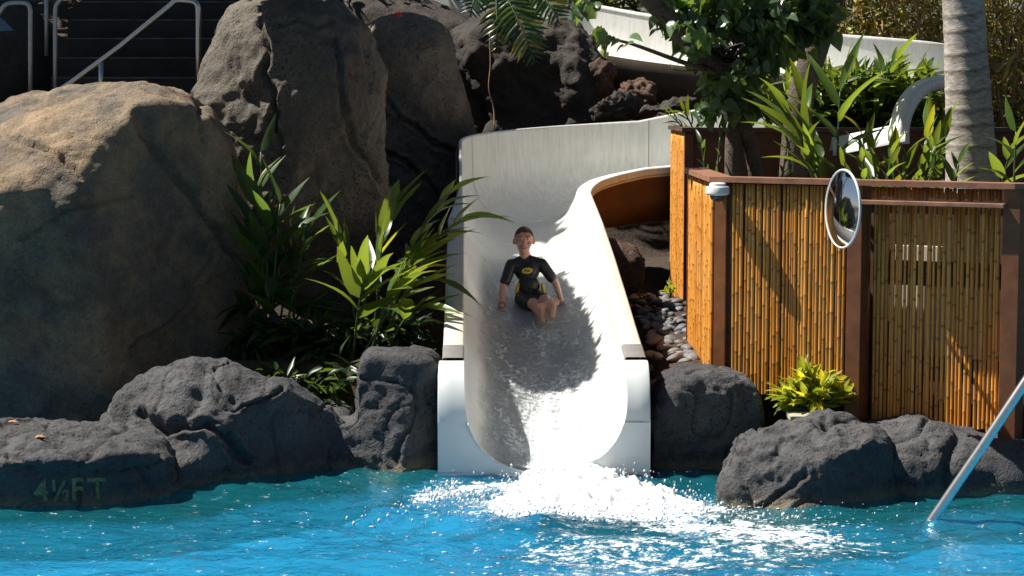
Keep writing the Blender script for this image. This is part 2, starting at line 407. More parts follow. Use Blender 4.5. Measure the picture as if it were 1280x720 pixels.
# ------------------------------------------------------------------ rocks
_ICO = {}
def ico(n):
    if n not in _ICO:
        bm = bmesh.new(); bmesh.ops.create_icosphere(bm, subdivisions=n, radius=1.0)
        bm.verts.index_update()
        _ICO[n] = (np.array([v.co[:] for v in bm.verts]), np.array([[v.index for v in f.verts] for f in bm.faces])); bm.free()
    return _ICO[n]
def smin(a, b, k):
    h = np.clip(.5 + .5 * (b - a) / k, 0, 1); return b * (1 - h) + a * h - k * h * (1 - h)
def lobe(px, py, Y, rx, rz, ry, e=2.4, rot=0., tilt=0.):
    """ellipsoid-like lump, centre and half-size seen in the photograph at depth Y"""
    return dict(c=P(px, py, Y), r=np.array([rx / S(Y), ry, rz / S(Y)]), e=e, rot=rot, tilt=tilt)
def sdf(p, lobes, cuts, k):
    d = None
    for L in lobes:
        q = p - L['c']; cr, sr = math.cos(-L['rot']), math.sin(-L['rot'])
        q = np.stack([q[:, 0] * cr - q[:, 1] * sr, q[:, 0] * sr + q[:, 1] * cr, q[:, 2]], 1)
        ct, st = math.cos(-L['tilt']), math.sin(-L['tilt'])      # tilt: rotation in the picture-parallel plane
        q = np.stack([q[:, 0] * ct - q[:, 2] * st, q[:, 1], q[:, 0] * st + q[:, 2] * ct], 1)
        a = np.abs(q / L['r']); k0 = np.power(np.power(a, L['e']).sum(1), 1 / L['e'])
        l = np.linalg.norm(q, axis=1) + 1e-9
        di = l * (1 - 1 / np.maximum(k0, 1e-6))
        di = np.where(k0 < 1e-4, -L['r'].min(), di)
        d = di if d is None else smin(d, di, k)
    for (pt, n, kk) in cuts:
        n = np.array(n, float); n /= np.linalg.norm(n)
        d = -smin(-d, -((p - np.array(pt)) @ n), kk)
    return d
def rock(name, label, lobes, mat, centre=None, cuts=(), k=.12, sub=6, amp=(.05, .02, .008), fr=(1.6, 5., 17.), crack=.03, seed=0, cat='rock', group=None, zmin=None, crackf=1.1, parent=None, grooves=()):
    c = np.array(centre) if centre is not None else lobes[0]['c']
    d, Fc = ico(sub); t = np.full(len(d), 6.0)
    for _ in range(60):
        s = sdf(c + d * t[:, None], lobes, cuts, k); t = np.maximum(t - np.clip(s * .75, -.02, .8), .02)
    V = c + d * t[:, None]
    # normals
    tri = V[Fc]; fn = np.cross(tri[:, 1] - tri[:, 0], tri[:, 2] - tri[:, 0]); N = np.zeros_like(V)
    for i in range(3): np.add.at(N, Fc[:, i], fn)
    N /= np.linalg.norm(N, axis=1, keepdims=True) + 1e-9
    q = V + seed * 7.7
    w3 = np.stack([vnoise(q * 1.3 + 40), vnoise(q * 1.3 + 80), vnoise(q * 1.3 + 120)], 1)
    h = amp[0] * fbm(q * fr[0], 3) + amp[1] * fbm(q * fr[1] + 31, 3) + amp[2] * fbm(q * fr[2] + 57, 3)
    cr = np.abs(vnoise(q * crackf + .5 * w3 + 200)); h -= crack * np.exp(-(cr / .035) ** 2)
    cr = np.abs(vnoise(q * crackf * 2.3 + .4 * w3 + 300)); h -= crack * .5 * np.exp(-(cr / .05) ** 2)
    for (pts, Yg, wd, dp) in grooves:      # crevices running over the camera-side face
        gp = np.array([P(a, b_, Yg)[[0, 2]] for a, b_ in pts]); X2 = V[:, [0, 2]] + .035 * np.stack([vnoise(q * 5 + 11), vnoise(q * 5 + 71)], 1) + .012 * np.stack([vnoise(q * 19 + 11), vnoise(q * 19 + 71)], 1)
        dm = np.full(len(V), 9.)
        for g0_, g1_ in zip(gp[:-1], gp[1:]):
            dd = g1_ - g0_; tt = np.clip(((X2 - g0_) @ dd) / (dd @ dd), 0, 1); dm = np.minimum(dm, np.linalg.norm(X2 - g0_ - tt[:, None] * dd, axis=1))
        h -= dp * np.exp(-(dm / wd) ** 2) * (N[:, 1] < .15) - dp * .35 * np.exp(-((dm - wd * 2.2) / (wd * 1.2)) ** 2) * (N[:, 1] < .15)
    V = V + N * h[:, None]
    if zmin is not None: V[:, 2] = np.maximum(V[:, 2], zmin)
    o = thing_mesh(name, V, Fc, mat, c, parent)
    if parent is None: tag(o, label, cat, group)
    return o
def thing_mesh(name, V, Fc, mat, loc, parent=None):
    loc = np.array([loc[0], loc[1], V[:, 2].min()])
    if parent is None:
        o = mesh(name, V - loc, Fc, mat); o.location = loc; return o
    return mesh(name, V, Fc, mat, parent)

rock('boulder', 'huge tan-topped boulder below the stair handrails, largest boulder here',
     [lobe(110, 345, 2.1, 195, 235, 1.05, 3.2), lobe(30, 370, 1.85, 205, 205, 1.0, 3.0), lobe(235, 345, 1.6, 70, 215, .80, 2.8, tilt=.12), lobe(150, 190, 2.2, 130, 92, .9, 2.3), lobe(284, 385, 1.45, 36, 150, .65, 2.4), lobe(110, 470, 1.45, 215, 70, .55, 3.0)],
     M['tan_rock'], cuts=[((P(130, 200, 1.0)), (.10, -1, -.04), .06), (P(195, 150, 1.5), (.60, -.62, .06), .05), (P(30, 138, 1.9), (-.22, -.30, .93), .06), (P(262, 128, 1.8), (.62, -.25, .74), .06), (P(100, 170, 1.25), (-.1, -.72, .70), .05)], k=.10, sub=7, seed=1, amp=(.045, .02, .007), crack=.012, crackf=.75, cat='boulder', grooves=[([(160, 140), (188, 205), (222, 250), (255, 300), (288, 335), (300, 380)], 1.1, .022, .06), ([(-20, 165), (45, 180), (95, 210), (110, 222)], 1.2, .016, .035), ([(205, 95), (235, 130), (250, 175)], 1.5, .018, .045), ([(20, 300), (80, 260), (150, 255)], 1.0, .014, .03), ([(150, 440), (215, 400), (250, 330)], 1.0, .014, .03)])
rock('boulder', 'tall rounded grey-brown boulder with pitted top between stairs and split-leaf plant',
     [lobe(372, 215, 4.0, 108, 205, .95, 2.7), lobe(305, 150, 4.1, 64, 105, .8, 2.3), lobe(430, 230, 3.9, 52, 190, .8, 2.5), lobe(362, 66, 4.1, 100, 66, .8, 2.4)],
     M['grey_rock'], k=.16, sub=7, seed=2, amp=(.05, .030, .008), cuts=[((P(405, 150, 3.15)), (0.55, -1, -.22), .10), ((P(290, 200, 3.25)), (-.35, -1, .05), .10)], crack=.012, crackf=.8, cat='boulder', grooves=[([(322, 30), (335, 62), (328, 95), (345, 120), (338, 160)], 3.1, .022, .07), ([(418, 50), (424, 110), (440, 180), (470, 230), (485, 300)], 3.1, .020, .05), ([(345, 30), (370, 26), (395, 40), (405, 25)], 3.2, .016, .04), ([(300, 120), (330, 140), (350, 180)], 3.1, .018, .04)])
rock('boulder', 'brown shaded boulder with a lit crest touching the slide\'s high wall',
     [lobe(508, 240, 6.85, 82, 220, .75, 2.8), lobe(500, 75, 6.8, 66, 55, .6, 2.2), lobe(560, 230, 6.9, 32, 150, .6, 2.4)],
     M['grey_rock'], k=.15, sub=7, seed=3, crack=.012, crackf=1.0, cat='boulder', grooves=[([(455, 95), (500, 150), (545, 180), (590, 200)], 6.1, .02, .05), ([(470, 190), (520, 210), (560, 260), (575, 320)], 6.1, .02, .05)])
rock('rock_wall', 'dark shaded rock face behind the slide under the split-leaf plant',
     [lobe(660, 130, 9.2, 95, 110, .7, 3.2), lobe(590, 140, 9.3, 60, 110, .6, 3.0), lobe(715, 120, 9.0, 34, 80, .6, 2.6)],
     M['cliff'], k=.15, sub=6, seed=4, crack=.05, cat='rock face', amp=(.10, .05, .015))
rock('rock_slope', 'dark sloping rock shelf above the brown crested boulder',
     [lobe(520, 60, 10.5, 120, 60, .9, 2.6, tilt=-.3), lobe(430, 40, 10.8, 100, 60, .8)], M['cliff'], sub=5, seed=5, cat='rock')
rock('rock_wall', 'dark rock wall beside the stairs at the picture edge',
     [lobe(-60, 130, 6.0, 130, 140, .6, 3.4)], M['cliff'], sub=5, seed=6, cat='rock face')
# rocks along the pool
rock('pool_rock', 'grey domed pool rock, highest rock along the waterline beside the lettered ledge',
     [lobe(245, 570, .30, 120, 122, .62, 2.5), lobe(330, 560, .22, 100, 92, .55, 2.2, tilt=-.35), lobe(200, 615, -.02, 120, 72, .65, 2.6), lobe(395, 610, .30, 68, 84, .48, 2.4)],
     M['basalt'], centre=P(250, 600, .3), k=.08, sub=7, seed=7, amp=(.05, .025, .007), crack=.045, crackf=1.3, cuts=[(P(330, 530, -.10), (.62, -.74, -.02), .05), (P(225, 480, -.02), (-.35, -.70, .62), .08)], grooves=[([(170, 515), (215, 535), (262, 525), (285, 545), (305, 575)], -.1, .020, .06), ([(262, 448), (280, 480), (300, 500), (352, 488)], 0., .014, .03)])
mound = rock('pool_rock', 'low flat-topped ledge rock with faded yellow depth lettering on its shaded face',
     [lobe(85, 612, -.36, 140, 76, .68, 3.6), lobe(-40, 605, -.34, 90, 78, .68, 3.0), lobe(60, 560, .1, 110, 36, .5, 2.6), lobe(150, 620, -.30, 70, 62, .62, 2.8)],
     M['basalt'], centre=P(60, 610, -.3), k=.07, sub=7, seed=17, amp=(.035, .022, .010), crack=.03, crackf=1.5, cuts=[(P(80, 590, -.94), (0, -1, -.22), .04), (P(150, 600, -.80), (.55, -.8, -.05), .05)])
rock('pool_rock', 'blocky grey rock butted against the slide\'s white end panel beside the plant',
     [lobe(496, 522, .50, 54, 86, .36, 6.0, tilt=-.06), lobe(465, 590, .33, 85, 66, .45, 2.8), lobe(440, 568, .42, 55, 46, .35, 3.0), lobe(535, 590, .24, 28, 64, .28, 2.8)],
     M['basalt'], k=.06, sub=6, seed=8, amp=(.025, .02, .008), crack=.025, crackf=2., cuts=[(P(505, 500, .16), (-.25, -1, .22), .04), (P(526, 500, .17), (.75, -.75, .0), .04)])
rock('pool_rock', 'small flat-topped grey stone between the domed rock and the blocky rock',
     [lobe(400, 530, .95, 46, 26, .3, 3.0)], M['basalt_dry'], sub=5, seed=9, amp=(.02, .015, .006), crack=.02)
rock('pool_rock', 'rounded dark rock between the slide and the lime-green plant',
     [lobe(885, 530, .55, 72, 72, .45, 3.2), lobe(850, 560, .35, 42, 55, .4, 2.5), lobe(905, 570, .35, 48, 50, .4, 2.4), lobe(880, 600, .35, 66, 40, .42, 2.8)],
     M['basalt'], k=.08, sub=6, seed=10, amp=(.035, .025, .009), crack=.05, crackf=1.5, cuts=[(P(885, 500, .20), (.12, -1, -.10), .05), (P(880, 461, .5), (0, -.12, 1), .04)])
rock('pool_rock', 'big wet grey rock in front of the planter with pale crust at the waterline',
     [lobe(1010, 590, -.50, 98, 66, .48, 3.0, rot=.25), lobe(945, 610, -.62, 50, 42, .4, 2.4), lobe(1080, 595, -.42, 46, 62, .42, 2.6), lobe(1010, 640, -.55, 110, 40, .55, 2.8), lobe(980, 690, -.75, 100, 34, .60, 2.4)],
     M['basalt'], k=.08, sub=7, seed=11, amp=(.035, .028, .008), crack=.05, crackf=1.4, cuts=[(P(1000, 521, -.30), (-.10, -.22, .97), .05), (P(975, 560, -.86), (-.42, -.80, .50), .06), (P(1075, 575, -.80), (.62, -.78, .06), .05)], grooves=[([(905, 575), (950, 582), (1000, 566), (1050, 548)], -.9, .018, .035), ([(930, 640), (975, 610), (1000, 590)], -.9, .014, .03)])
rock('pool_rock', 'long grey rock running from the big wet rock past the pool handrail',
     [lobe(1140, 592, -.05, 95, 68, .55, 2.8), lobe(1225, 600, -.05, 75, 60, .55, 2.8), lobe(1330, 605, -.08, 95, 62, .55, 2.8), lobe(1180, 560, .15, 90, 32, .4, 2.4)],
     M['basalt'], k=.08, sub=6, seed=12, amp=(.05, .03, .010), crack=.05, crackf=1.5)
rock('rock', 'brown rounded rock at the picture edge behind the pool handrail',
     [lobe(1285, 552, .25, 42, 42, .3, 2.4)], M['lava_red'] if False else M['cliff'], sub=5, seed=13)
for i, (px, py, Y, rx, rz, lab) in enumerate([
        (797, 124, 8.4, 30, 22, 'reddish lava rock lying behind the slide wall under the raised flume'),
        (748, 104, 8.7, 18, 28, 'brown lava rock against the dark rock face behind the slide'),
        (838, 133, 7.9, 36, 10, 'flat grey-brown lava rock behind the slide wall near the planter corner'),
        (765, 135, 8.2, 32, 16, 'dark sloping rock between the rock face and the reddish lava rock')]):
    rock('lava_rock', lab, [lobe(px, py, Y, rx, rz, .2, 2.4, tilt=.2 * (i - 1))], M['lava_red'] if i < 2 else M['cliff'], sub=5, seed=20 + i, amp=(.05, .04, .015), cat='rock', fr=(3., 8., 22.))
rock('rock', 'dark reddish rock in the shade between the slide rail and the pebble bed',
     [lobe(775, 335, 4.2, 32, 34, .3, 2.4)], M['lava_red'], sub=5, seed=26)

# depth lettering on the shaded ledge of the domed rock
def lettering():
    deps = bpy.context.evaluated_depsgraph_get()
    bv = BVHTree.FromPolygons([mound.matrix_world @ v.co for v in mound.data.vertices] if False else [v.co + mound.location for v in mound.data.vertices], [p.vertices[:] for p in mound.data.polygons])
    V = []; Fs = []
    Yd = -.95; s = S(Yd)
    for txt, px, size in (('4', 41, .145), ('½', 60, .135), ('F', 85, .145), ('T', 107, .145)):
        cu = bpy.data.curves.new('t', 'FONT'); cu.body = txt; cu.size = size * 1.35; cu.offset = .004
        to = bpy.data.objects.new('t', cu); C.objects.link(to); deps.update()
        bpy.context.view_layer.update()
        me = bpy.data.meshes.new_from_object(to.evaluated_get(bpy.context.evaluated_depsgraph_get()))
        bm = bmesh.new(); bm.from_mesh(me); bmesh.ops.triangulate(bm, faces=bm.faces[:])
        for _ in range(5):
            es = [e for e in bm.edges if e.calc_length() > .012]
            if not es: break
            bmesh.ops.subdivide_edges(bm, edges=es, cuts=1); bmesh.ops.triangulate(bm, faces=bm.faces[:])
        bm.verts.index_update(); b0 = len(V); o0 = P(px, 629, Yd)
        for v in bm.verts:
            x, z = o0[0] + v.co.x * .86, o0[2] + v.co.y
            h = bv.ray_cast(Vector((x, -4, z)), Vector((0, 1, 0)))
            y = h[0].y if h[0] is not None else Yd
            V.append((x, y - .004, z))
        Fs += [tuple(v.index + b0 for v in f.verts) for f in bm.faces]
        bm.free(); bpy.data.objects.remove(to); bpy.data.curves.remove(cu); bpy.data.meshes.remove(me)
    mesh('lettering', np.array(V), Fs, M['lettering'], mound, smooth=True)
lettering()

# ------------------------------------------------------------------ the water slide
YT = 5.4; CX = 1.25; RT = 1.17; LARC = RT * math.pi / 2
def cpath(s):
    """centre (x,y) and lateral (towards the right-hand wall) at path length s"""
    if s <= YT: return np.array([.22 - .0260 * s, s]), np.array([1., .026])
    a = (s - YT) / RT
    if a <= math.pi / 2: return np.array([CX - RT * math.cos(a), YT + RT * math.sin(a)]), np.array([math.cos(a), -math.sin(a)])
    return np.array([CX + (s - YT - LARC), YT + RT]), np.array([0., -1.])
S2 = YT + LARC
zf = lambda s: np.interp(s, [0, .4, 1, 2.25, 2.9, 4, 5.4, S2, S2 + 3], [.02, .11, .33, .64, .77, .99, 1.2, 1.38, 1.7])
def zprof(s): return .35 + .36 * math.sqrt(max(0, 1 - ((.3 - s) / .3) ** 2)) if s < .3 else None
zr = lambda s: zprof(s) or np.interp(s, [.3, 2.7, 4, 5.2, 6.1, S2, S2 + 3], [.71, 1.14, 1.35, 1.50, 1.62, 1.73, 2.0])
zl = lambda s: zprof(s) or np.interp(s, [.3, 2.7, 3.9, 4.3, 4.7, 5.1, 5.6, S2, S2 + .8, S2 + 3], [.71, 1.14, 1.34, 1.50, 1.80, 1.97, 2.02, 2.15, 2.31, 2.45])
W = .52; RC = .50; PW = 2.3
def sect(h, n=22):
    """half section from the floor up to height h: list of (u, v)"""
    qm = math.acos(max(0., 1 - h / RC) ** (PW / 2)) if h < RC else math.pi / 2 + (h - RC)
    out = []
    for i in range(n):
        q = qm * i / (n - 1)
        if q <= math.pi / 2: out.append((W * math.sin(q) ** (2 / PW), RC * (1 - math.cos(q) ** (2 / PW) if q < math.pi / 2 - 1e-6 else RC and 1.0)))
        else: out.append((W + .03 * (q - math.pi / 2), RC + (q - math.pi / 2)))
    return out
stations = sorted(set([round(float(a), 5) for a in list(.3 * (1 - np.cos(np.linspace(0, math.pi / 2, 14)))) + list(np.linspace(.3, YT, 40))[1:] + list(np.linspace(YT, S2, 22)) + list(np.linspace(S2, S2 + 2.6, 12)) + [.55, .58, .60, 3.75, 3.76, 4.0, 4.01]]))
slide = thing('water_slide', 'white curved open water slide spilling into the pool', 'water slide', (.2, 0, 0))
def pt(s, u, z): c, l = cpath(s); return (c[0] + l[0] * u, c[1] + l[1] * u, z)
b = MB(); rows = []; RE = []; LE = []
for s in stations:
    f = float(zf(s)); hl = sect(zl(s) - f); hr = sect(zr(s) - f)
    rows.append([pt(s, -u, f + v) for (u, v) in hl[::-1]] + [pt(s, u, f + v) for (u, v) in hr[1:]])
    LE.append((s, -hl[-1][0], f + hl[-1][1])); RE.append((s, hr[-1][0], f + hr[-1][1]))
b.strip(rows); b.build('trough', M['fibreglass'], slide)
def rail(edges, sgn, s0, s1, name, mat, wd=.14):
    b = MB(); rw = []
    for (s, u, z) in edges:
        if s < s0 - 1e-6 or s > s1 + 1e-6: continue
        wd0 = wd; wd = float(np.interp(s, [4.0, 4.5], [wd0, .032])) if sgn < 0 else wd0
        prof = [(0, 0), (.004, .012), (.014, .018), (wd - .014, .018), (wd - .003, .012), (wd, 0), (wd, -.05), (wd - .015, -.06)]
        rw.append([pt(s, u + sgn * a, z + c) for (a, c) in prof]); wd = wd0
    b.strip(rw if sgn > 0 else [r[::-1] for r in rw]); return autosmooth(b.build(name, mat, slide), 50)
rail(RE, 1, .58, 3.75, 'rail', M['cream']); rail(LE, -1, .58, 4.0, 'rail', M['cream'])
rail(RE, 1, 3.76, S2 + 2.6, 'rail', M['fibreglass']); rail(LE, -1, 4.01, S2 + 2.6, 'rail', M['fibreglass'])
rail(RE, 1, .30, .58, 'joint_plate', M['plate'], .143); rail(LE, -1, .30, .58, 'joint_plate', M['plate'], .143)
for ed, sg in ((RE, 1), (LE, -1)):        # outer skirt under the rail and the brown hull below it
    rw = []; tr = []
    for (s, u, z) in ed:
        if s < .3: continue
        f = float(zf(s)); o = .115 if sg > 0 else float(np.interp(s, [4.0, 4.5], [.115, .04]))
        rw.append([pt(s, u + sg * o, z - .062), pt(s, u + sg * (o + .01), z - .09), pt(s, u + sg * (o - .005), z - .10), pt(s, u + sg * (o - .03), (z + f) / 2 - .1), pt(s, u * .75 + sg * .05, f - .14), pt(s, 0, f - .2)])
        tr.append([pt(s, u + sg * (o + .012), z - .062), pt(s, u + sg * (o + .016), z - .068), pt(s, u + sg * (o + .012), z - .076)])
    b = MB(); b.strip(rw); b.build('hull', M['hull_brown'], slide)
    b = MB(); b.strip(tr); b.build('trim', M['cream'], slide)
# seams of the fibreglass sections, 3 mm ribs
for s in (2.0, 5.75, S2 + .1):
    b = MB(); f = float(zf(s)); rr_ = []
    for ds in (-.003, .003):
        hl = sect(zl(s) - f); hr = sect(zr(s) - f)
        rr_.append([pt(s + ds, -u * .996, f + v + .002) for (u, v) in hl[::-1]] + [pt(s + ds, u * .996, f + v + .002) for (u, v) in hr[1:]])
    b.strip(rr_); b.build('seam', M['plate'], slide)
# end panel: rounded shoulders then a vertical face with the U cut out of it
b = MB(); XL, XR = -.475, .885
for sgn, ed, XO in ((-1, LE, XL), (1, RE, XR)):
    rw = []
    for (s, u, z) in ed:
        if s > .3001: continue
        e = pt(s, u + sgn * .001, z); rw.append([e, (XO * .5 + e[0] * .5, e[1], z), (XO - sgn * .012, e[1], z), (XO, e[1] + .004, z - .004), (XO, e[1] + .03, z - .10)])
    b.strip(rw if sgn > 0 else [r[::-1] for r in rw])
f0 = float(zf(0)); U = sect(.33)
for sgn, XO in ((-1, XL), (1, XR)):
    rw = []
    for (u, v) in U[::-1]:
        e = pt(0, sgn * u, f0 + v); rw.append([(e[0], -.001, e[2]), (e[0] * .5 + XO * .5, -.001, e[2]), (XO, -.001, e[2])])
    b.strip(rw)
    b.add([(XO, -.001, .36), (XO, .75, .36), (XO, .75, -.4), (XO, -.001, -.4)], [(0, 1, 2, 3)])
b.add([(XL, -.001, f0), (XR, -.001, f0), (XR, -.001, -.4), (XL, -.001, -.4)], [(0, 1, 2, 3)])
ep_ = b.build('end_panel', M['panel'], slide); bm = bmesh.new(); bm.from_mesh(ep_.data)
bmesh.ops.remove_doubles(bm, verts=bm.verts[:], dist=.004); bmesh.ops.recalc_face_normals(bm, faces=bm.faces[:]); bm.to_mesh(ep_.data); bm.free()
autosmooth(ep_, 45)
# rounded white lip of the U
b = MB(); f = f0; b.tube([pt(.0, -u, f + v) for (u, v) in U[::-1]] + [pt(.0, u, f + v) for (u, v) in U[1:]], .008, 8); b.build('lip', M['fibreglass'], slide)

# running water in the trough
def runmat():
    m, nt, out = newmat('running_water'); v = coords(nt, (3.2, 1, 1)); g = coords(nt)
    n1 = noise(nt, v, 3.0, 6, .7); n2 = noise(nt, g, 34, 4, .75)
    nrm = bump(nt, n1, .5, .05); nrm = bump(nt, n2, .6, .02, nrm)
    tr = nd(nt, 'ShaderNodeBsdfTransparent', Color=(.93, .965, .98, 1)); gl = nd(nt, 'ShaderNodeBsdfGlossy', Roughness=.08)
    nt.links.new(nrm, gl.inputs['Normal']); fr = nd(nt, 'ShaderNodeFresnel', IOR=1.33); nt.links.new(nrm, fr.inputs['Normal'])
    a = nd(nt, 'ShaderNodeMixShader'); nt.links.new(fr.outputs[0], a.inputs[0]); nt.links.new(tr.outputs[0], a.inputs[1]); nt.links.new(gl.outputs[0], a.inputs[2])
    df = nd(nt, 'ShaderNodeBsdfDiffuse'); df.inputs['Color'].default_value = (.86, .90, .92, 1); nt.links.new(nrm, df.inputs['Normal'])
    mul = nd(nt, 'ShaderNodeMath', operation='MULTIPLY'); nt.links.new(n1, mul.inputs[0]); nt.links.new(n2, mul.inputs[1])
    ch = nd(nt, 'ShaderNodeAttribute', attribute_name='sunlit_foam'); ma = nd(nt, 'ShaderNodeMath', operation='MULTIPLY_ADD'); nt.links.new(ch.outputs['Fac'], ma.inputs[0]); ma.inputs[1].default_value = .16; nt.links.new(mul.outputs[0], ma.inputs[2])
    fo = ramp(nt, ma.outputs[0], [(.26, (.10,) * 3), (.42, (.92,) * 3)])
    mx = nd(nt, 'ShaderNodeMixShader'); nt.links.new(fo, mx.inputs[0]); nt.links.new(a.outputs[0], mx.inputs[1]); nt.links.new(df.outputs[0], mx.inputs[2])
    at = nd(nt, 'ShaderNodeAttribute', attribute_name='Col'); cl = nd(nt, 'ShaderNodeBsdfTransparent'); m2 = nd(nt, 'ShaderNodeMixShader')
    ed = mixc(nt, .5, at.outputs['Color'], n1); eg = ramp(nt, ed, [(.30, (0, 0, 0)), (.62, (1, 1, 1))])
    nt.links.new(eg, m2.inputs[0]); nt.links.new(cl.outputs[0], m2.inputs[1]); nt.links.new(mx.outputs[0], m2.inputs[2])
    nt.links.new(m2.outputs[0], out.inputs['Surface']); return m
M['run'] = runmat()
ss = np.concatenate([np.linspace(-.02, 5.0, 170)]); rows = []
for s in ss:
    f = float(zf(max(s, 0))); hw = np.interp(s, [0, 1.5, 3, 5], [.46, .46, .44, .38]); row = []
    for k in np.linspace(-1, 1, 41):
        u = hw * k; v = RC * (1 - (1 - (abs(u) / W) ** PW) ** (1 / PW)); wob = .008 * fbm(np.array([u * 8, s * 3, 0.]), 3)
        dep = .022 * (1 - abs(k) ** 6) + .002
        row.append(pt(s, u, f + max(v + dep + wob * (1 - abs(k) ** 4), v + .002)))
    rows.append(row)
b = MB(); b.strip(rows)
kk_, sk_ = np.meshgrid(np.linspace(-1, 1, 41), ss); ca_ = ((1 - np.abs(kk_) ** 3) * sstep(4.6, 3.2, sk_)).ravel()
uu_ = kk_ * np.interp(sk_, [0, 1.5, 3, 5], [.46, .46, .44, .38]); wh_ = (sstep(1.5, .25, sk_) * sstep(-.22, .02, uu_)).ravel()  # whitens the sunlit lower half: foam plus sun glare put into the colour
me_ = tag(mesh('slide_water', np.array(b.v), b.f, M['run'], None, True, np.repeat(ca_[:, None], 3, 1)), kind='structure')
fa_ = me_.data.attributes.new('sunlit_foam', 'FLOAT', 'POINT'); fa_.data.foreach_set('value', wh_.astype(np.float32))

# splash: white churning mound plus drops
def foammat():
    m, nt, out = newmat('white_foam'); v = coords(nt)
    nrm = bump(nt, noise(nt, v, 40, 4, .7), .6, .02)
    bsdf(nt, out, (.86, .89, .92), .6, nrm, spec=.3, Subsurface_Weight=0.); return m
M['foam'] = foammat()
def zsplash(X, Y):
    cx = .36 + .20 * np.clip(-Y, 0, 2); hw = .27 + .44 * np.clip(-Y, -.1, 1.6)
    e = 1 - ((X - cx) / hw) ** 2; fade = sstep(-1.45, -.85, Y) * sstep(.10, .03, Y)
    st = fbm(np.stack([X * 16, Y * 5, X * 0], -1), 4, .6); n = fbm(np.stack([X * 13, Y * 13, X * 0 + 7], -1), 4, .65)
    base = np.clip(np.where(e > 0, np.sqrt(np.clip(e, 0, 1)), e), -1, 1)
    h = (.035 + .055 * np.exp(-(Y / .28) ** 2) + .035 * np.exp(-((Y + .55) / .3) ** 2)) * base + (.018 * st + .022 * n) * sstep(-.5, .2, base) - .035 * sstep(.25, -.3, base)
    return np.where(base < -.3, -.26, h * fade - .10 * (1 - fade))
tag(gridmesh('splash_foam', np.arange(-.5, 1.7, .010), np.arange(-1.5, .12, .010), zsplash, M['foam'], zcut=-.016), 'white churning water where the slide meets the pool', kind='stuff')
# drops and bubbles
def scatter(name, tmplV, tmplF, pos, scl, rot=None, mat=None, parent=None, cols=None):
    n = len(pos); m = len(tmplV); scl = np.asarray(scl, float)
    if scl.ndim == 1: scl = scl[:, None]
    L = tmplV[None, :, :] * scl[:, None, :]
    if rot is not None: L = np.einsum('nij,nmj->nmi', rot, L)
    V = (L + pos[:, None, :]).reshape(-1, 3)
    Fa = (tmplF[None] + (np.arange(n) * m)[:, None, None]).reshape(-1, tmplF.shape[1])
    cc = None if cols is None else np.repeat(cols, m, axis=0)
    return mesh(name, V, Fa, mat, parent, True, cc)
iv, if_ = ico(1)
pos = []; sc_ = []
for _ in range(12000):
    q = rng.random()
    if q < .58:   # around the main plume
        y = -rng.random() ** .8 * 1.4; hw = .30 + .50 * -y; x = .40 + .12 * -y + rng.normal() * hw * .62; z = abs(rng.normal()) * .05 * math.exp(y) + .008
    elif q < .72:  # trail of foam to the lower right
        t = rng.random(); x = .75 + 1.15 * t + rng.normal() * .16; y = -1.0 - .9 * t + rng.normal() * .22; z = .006
    elif q < .90:   # trail to the left
        t = rng.random(); x = .0 - .62 * t + rng.normal() * .08; y = -.55 + .22 * t + rng.normal() * .12 - .40 * rng.random() ** 2; z = abs(rng.normal()) * .02 + .006
    else:
        if rng.random() < .6: continue
        x = .35 + rng.normal() * .9; y = -1.5 - rng.random() * 1.4; z = .004
    if q >= .58 and vnoise(np.array([x * 5, y * 8, 1.])) < -.05: continue
    pos.append((x, y, z)); r = .0014 + .0085 * rng.random() ** 6; sc_.append((r * (2.2 if z < .01 else 1), r, r * (.4 if z < .01 else rng.uniform(1, 1.9))))
pos = np.array(pos); pos[:, 2] += zwater(pos[:, 0], pos[:, 1])
tag(scatter('splash_spray', iv, if_, pos, np.array(sc_), None, M['foam']), 'white drops and bubbles scattered round the slide splash', kind='stuff')

# ------------------------------------------------------------------ stairs and handrails
st = thing('staircase', 'dark concrete staircase rising behind the tan-topped boulder', 'stairs', P(160, 120, 4.6))
x0, x1 = P(70, 80, 4.8)[0], P(258, 80, 5.0)[0]
z0 = P(160, 97, 4.6)[2]
for i in range(9):
    y = 4.6 + .30 * i; zt = z0 + .175 * i
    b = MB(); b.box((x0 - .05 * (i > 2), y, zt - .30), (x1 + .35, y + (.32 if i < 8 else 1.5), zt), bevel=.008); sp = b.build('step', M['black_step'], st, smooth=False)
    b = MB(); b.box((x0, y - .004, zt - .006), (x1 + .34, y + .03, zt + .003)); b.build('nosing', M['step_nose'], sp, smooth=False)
def post_rail(label, pts, posts, r=.021, mat=None, flare=True):
    t = thing('handrail', label, 'handrail', pts[0])
    b = MB(); b.tube(pts, r, 12); b.build('rail', mat or M['steel_dull'], t)
    for p in posts:
        b = MB(); b.tube(p, r * .9, 10); b.build('post', mat or M['steel_dull'], t)
    return t
Yh = 4.2
def pl(l, Y): return [P(a, c, Y) for (a, c) in l]
def rounded(l, Y, n=5): return spline(pl(l, Y), n)
post_rail('sloping metal handrail with a bent top in front of the dark steps',
          pl([(60, 122), (88, 104), (150, 58), (212, 7)], Yh) + rounded([(214, 5), (220, 1), (232, 1), (243, 3), (247, 9), (248, 20)], Yh)[0:] + pl([(248, 60), (248, 110)], Yh),
          [pl([(126, 76), (126, 125)], Yh)], .024, M['steel'])
post_rail('grey hooped metal handrail standing by the dark rock wall',
          pl([(-30, 40), (-4, 20)], 4.4) + rounded([(0, 15), (6, 7), (14, 4), (30, 4), (36, 7), (38, 14), (38, 20)], 4.4) + pl([(38, 60), (38, 130)], 4.4), [], .020)
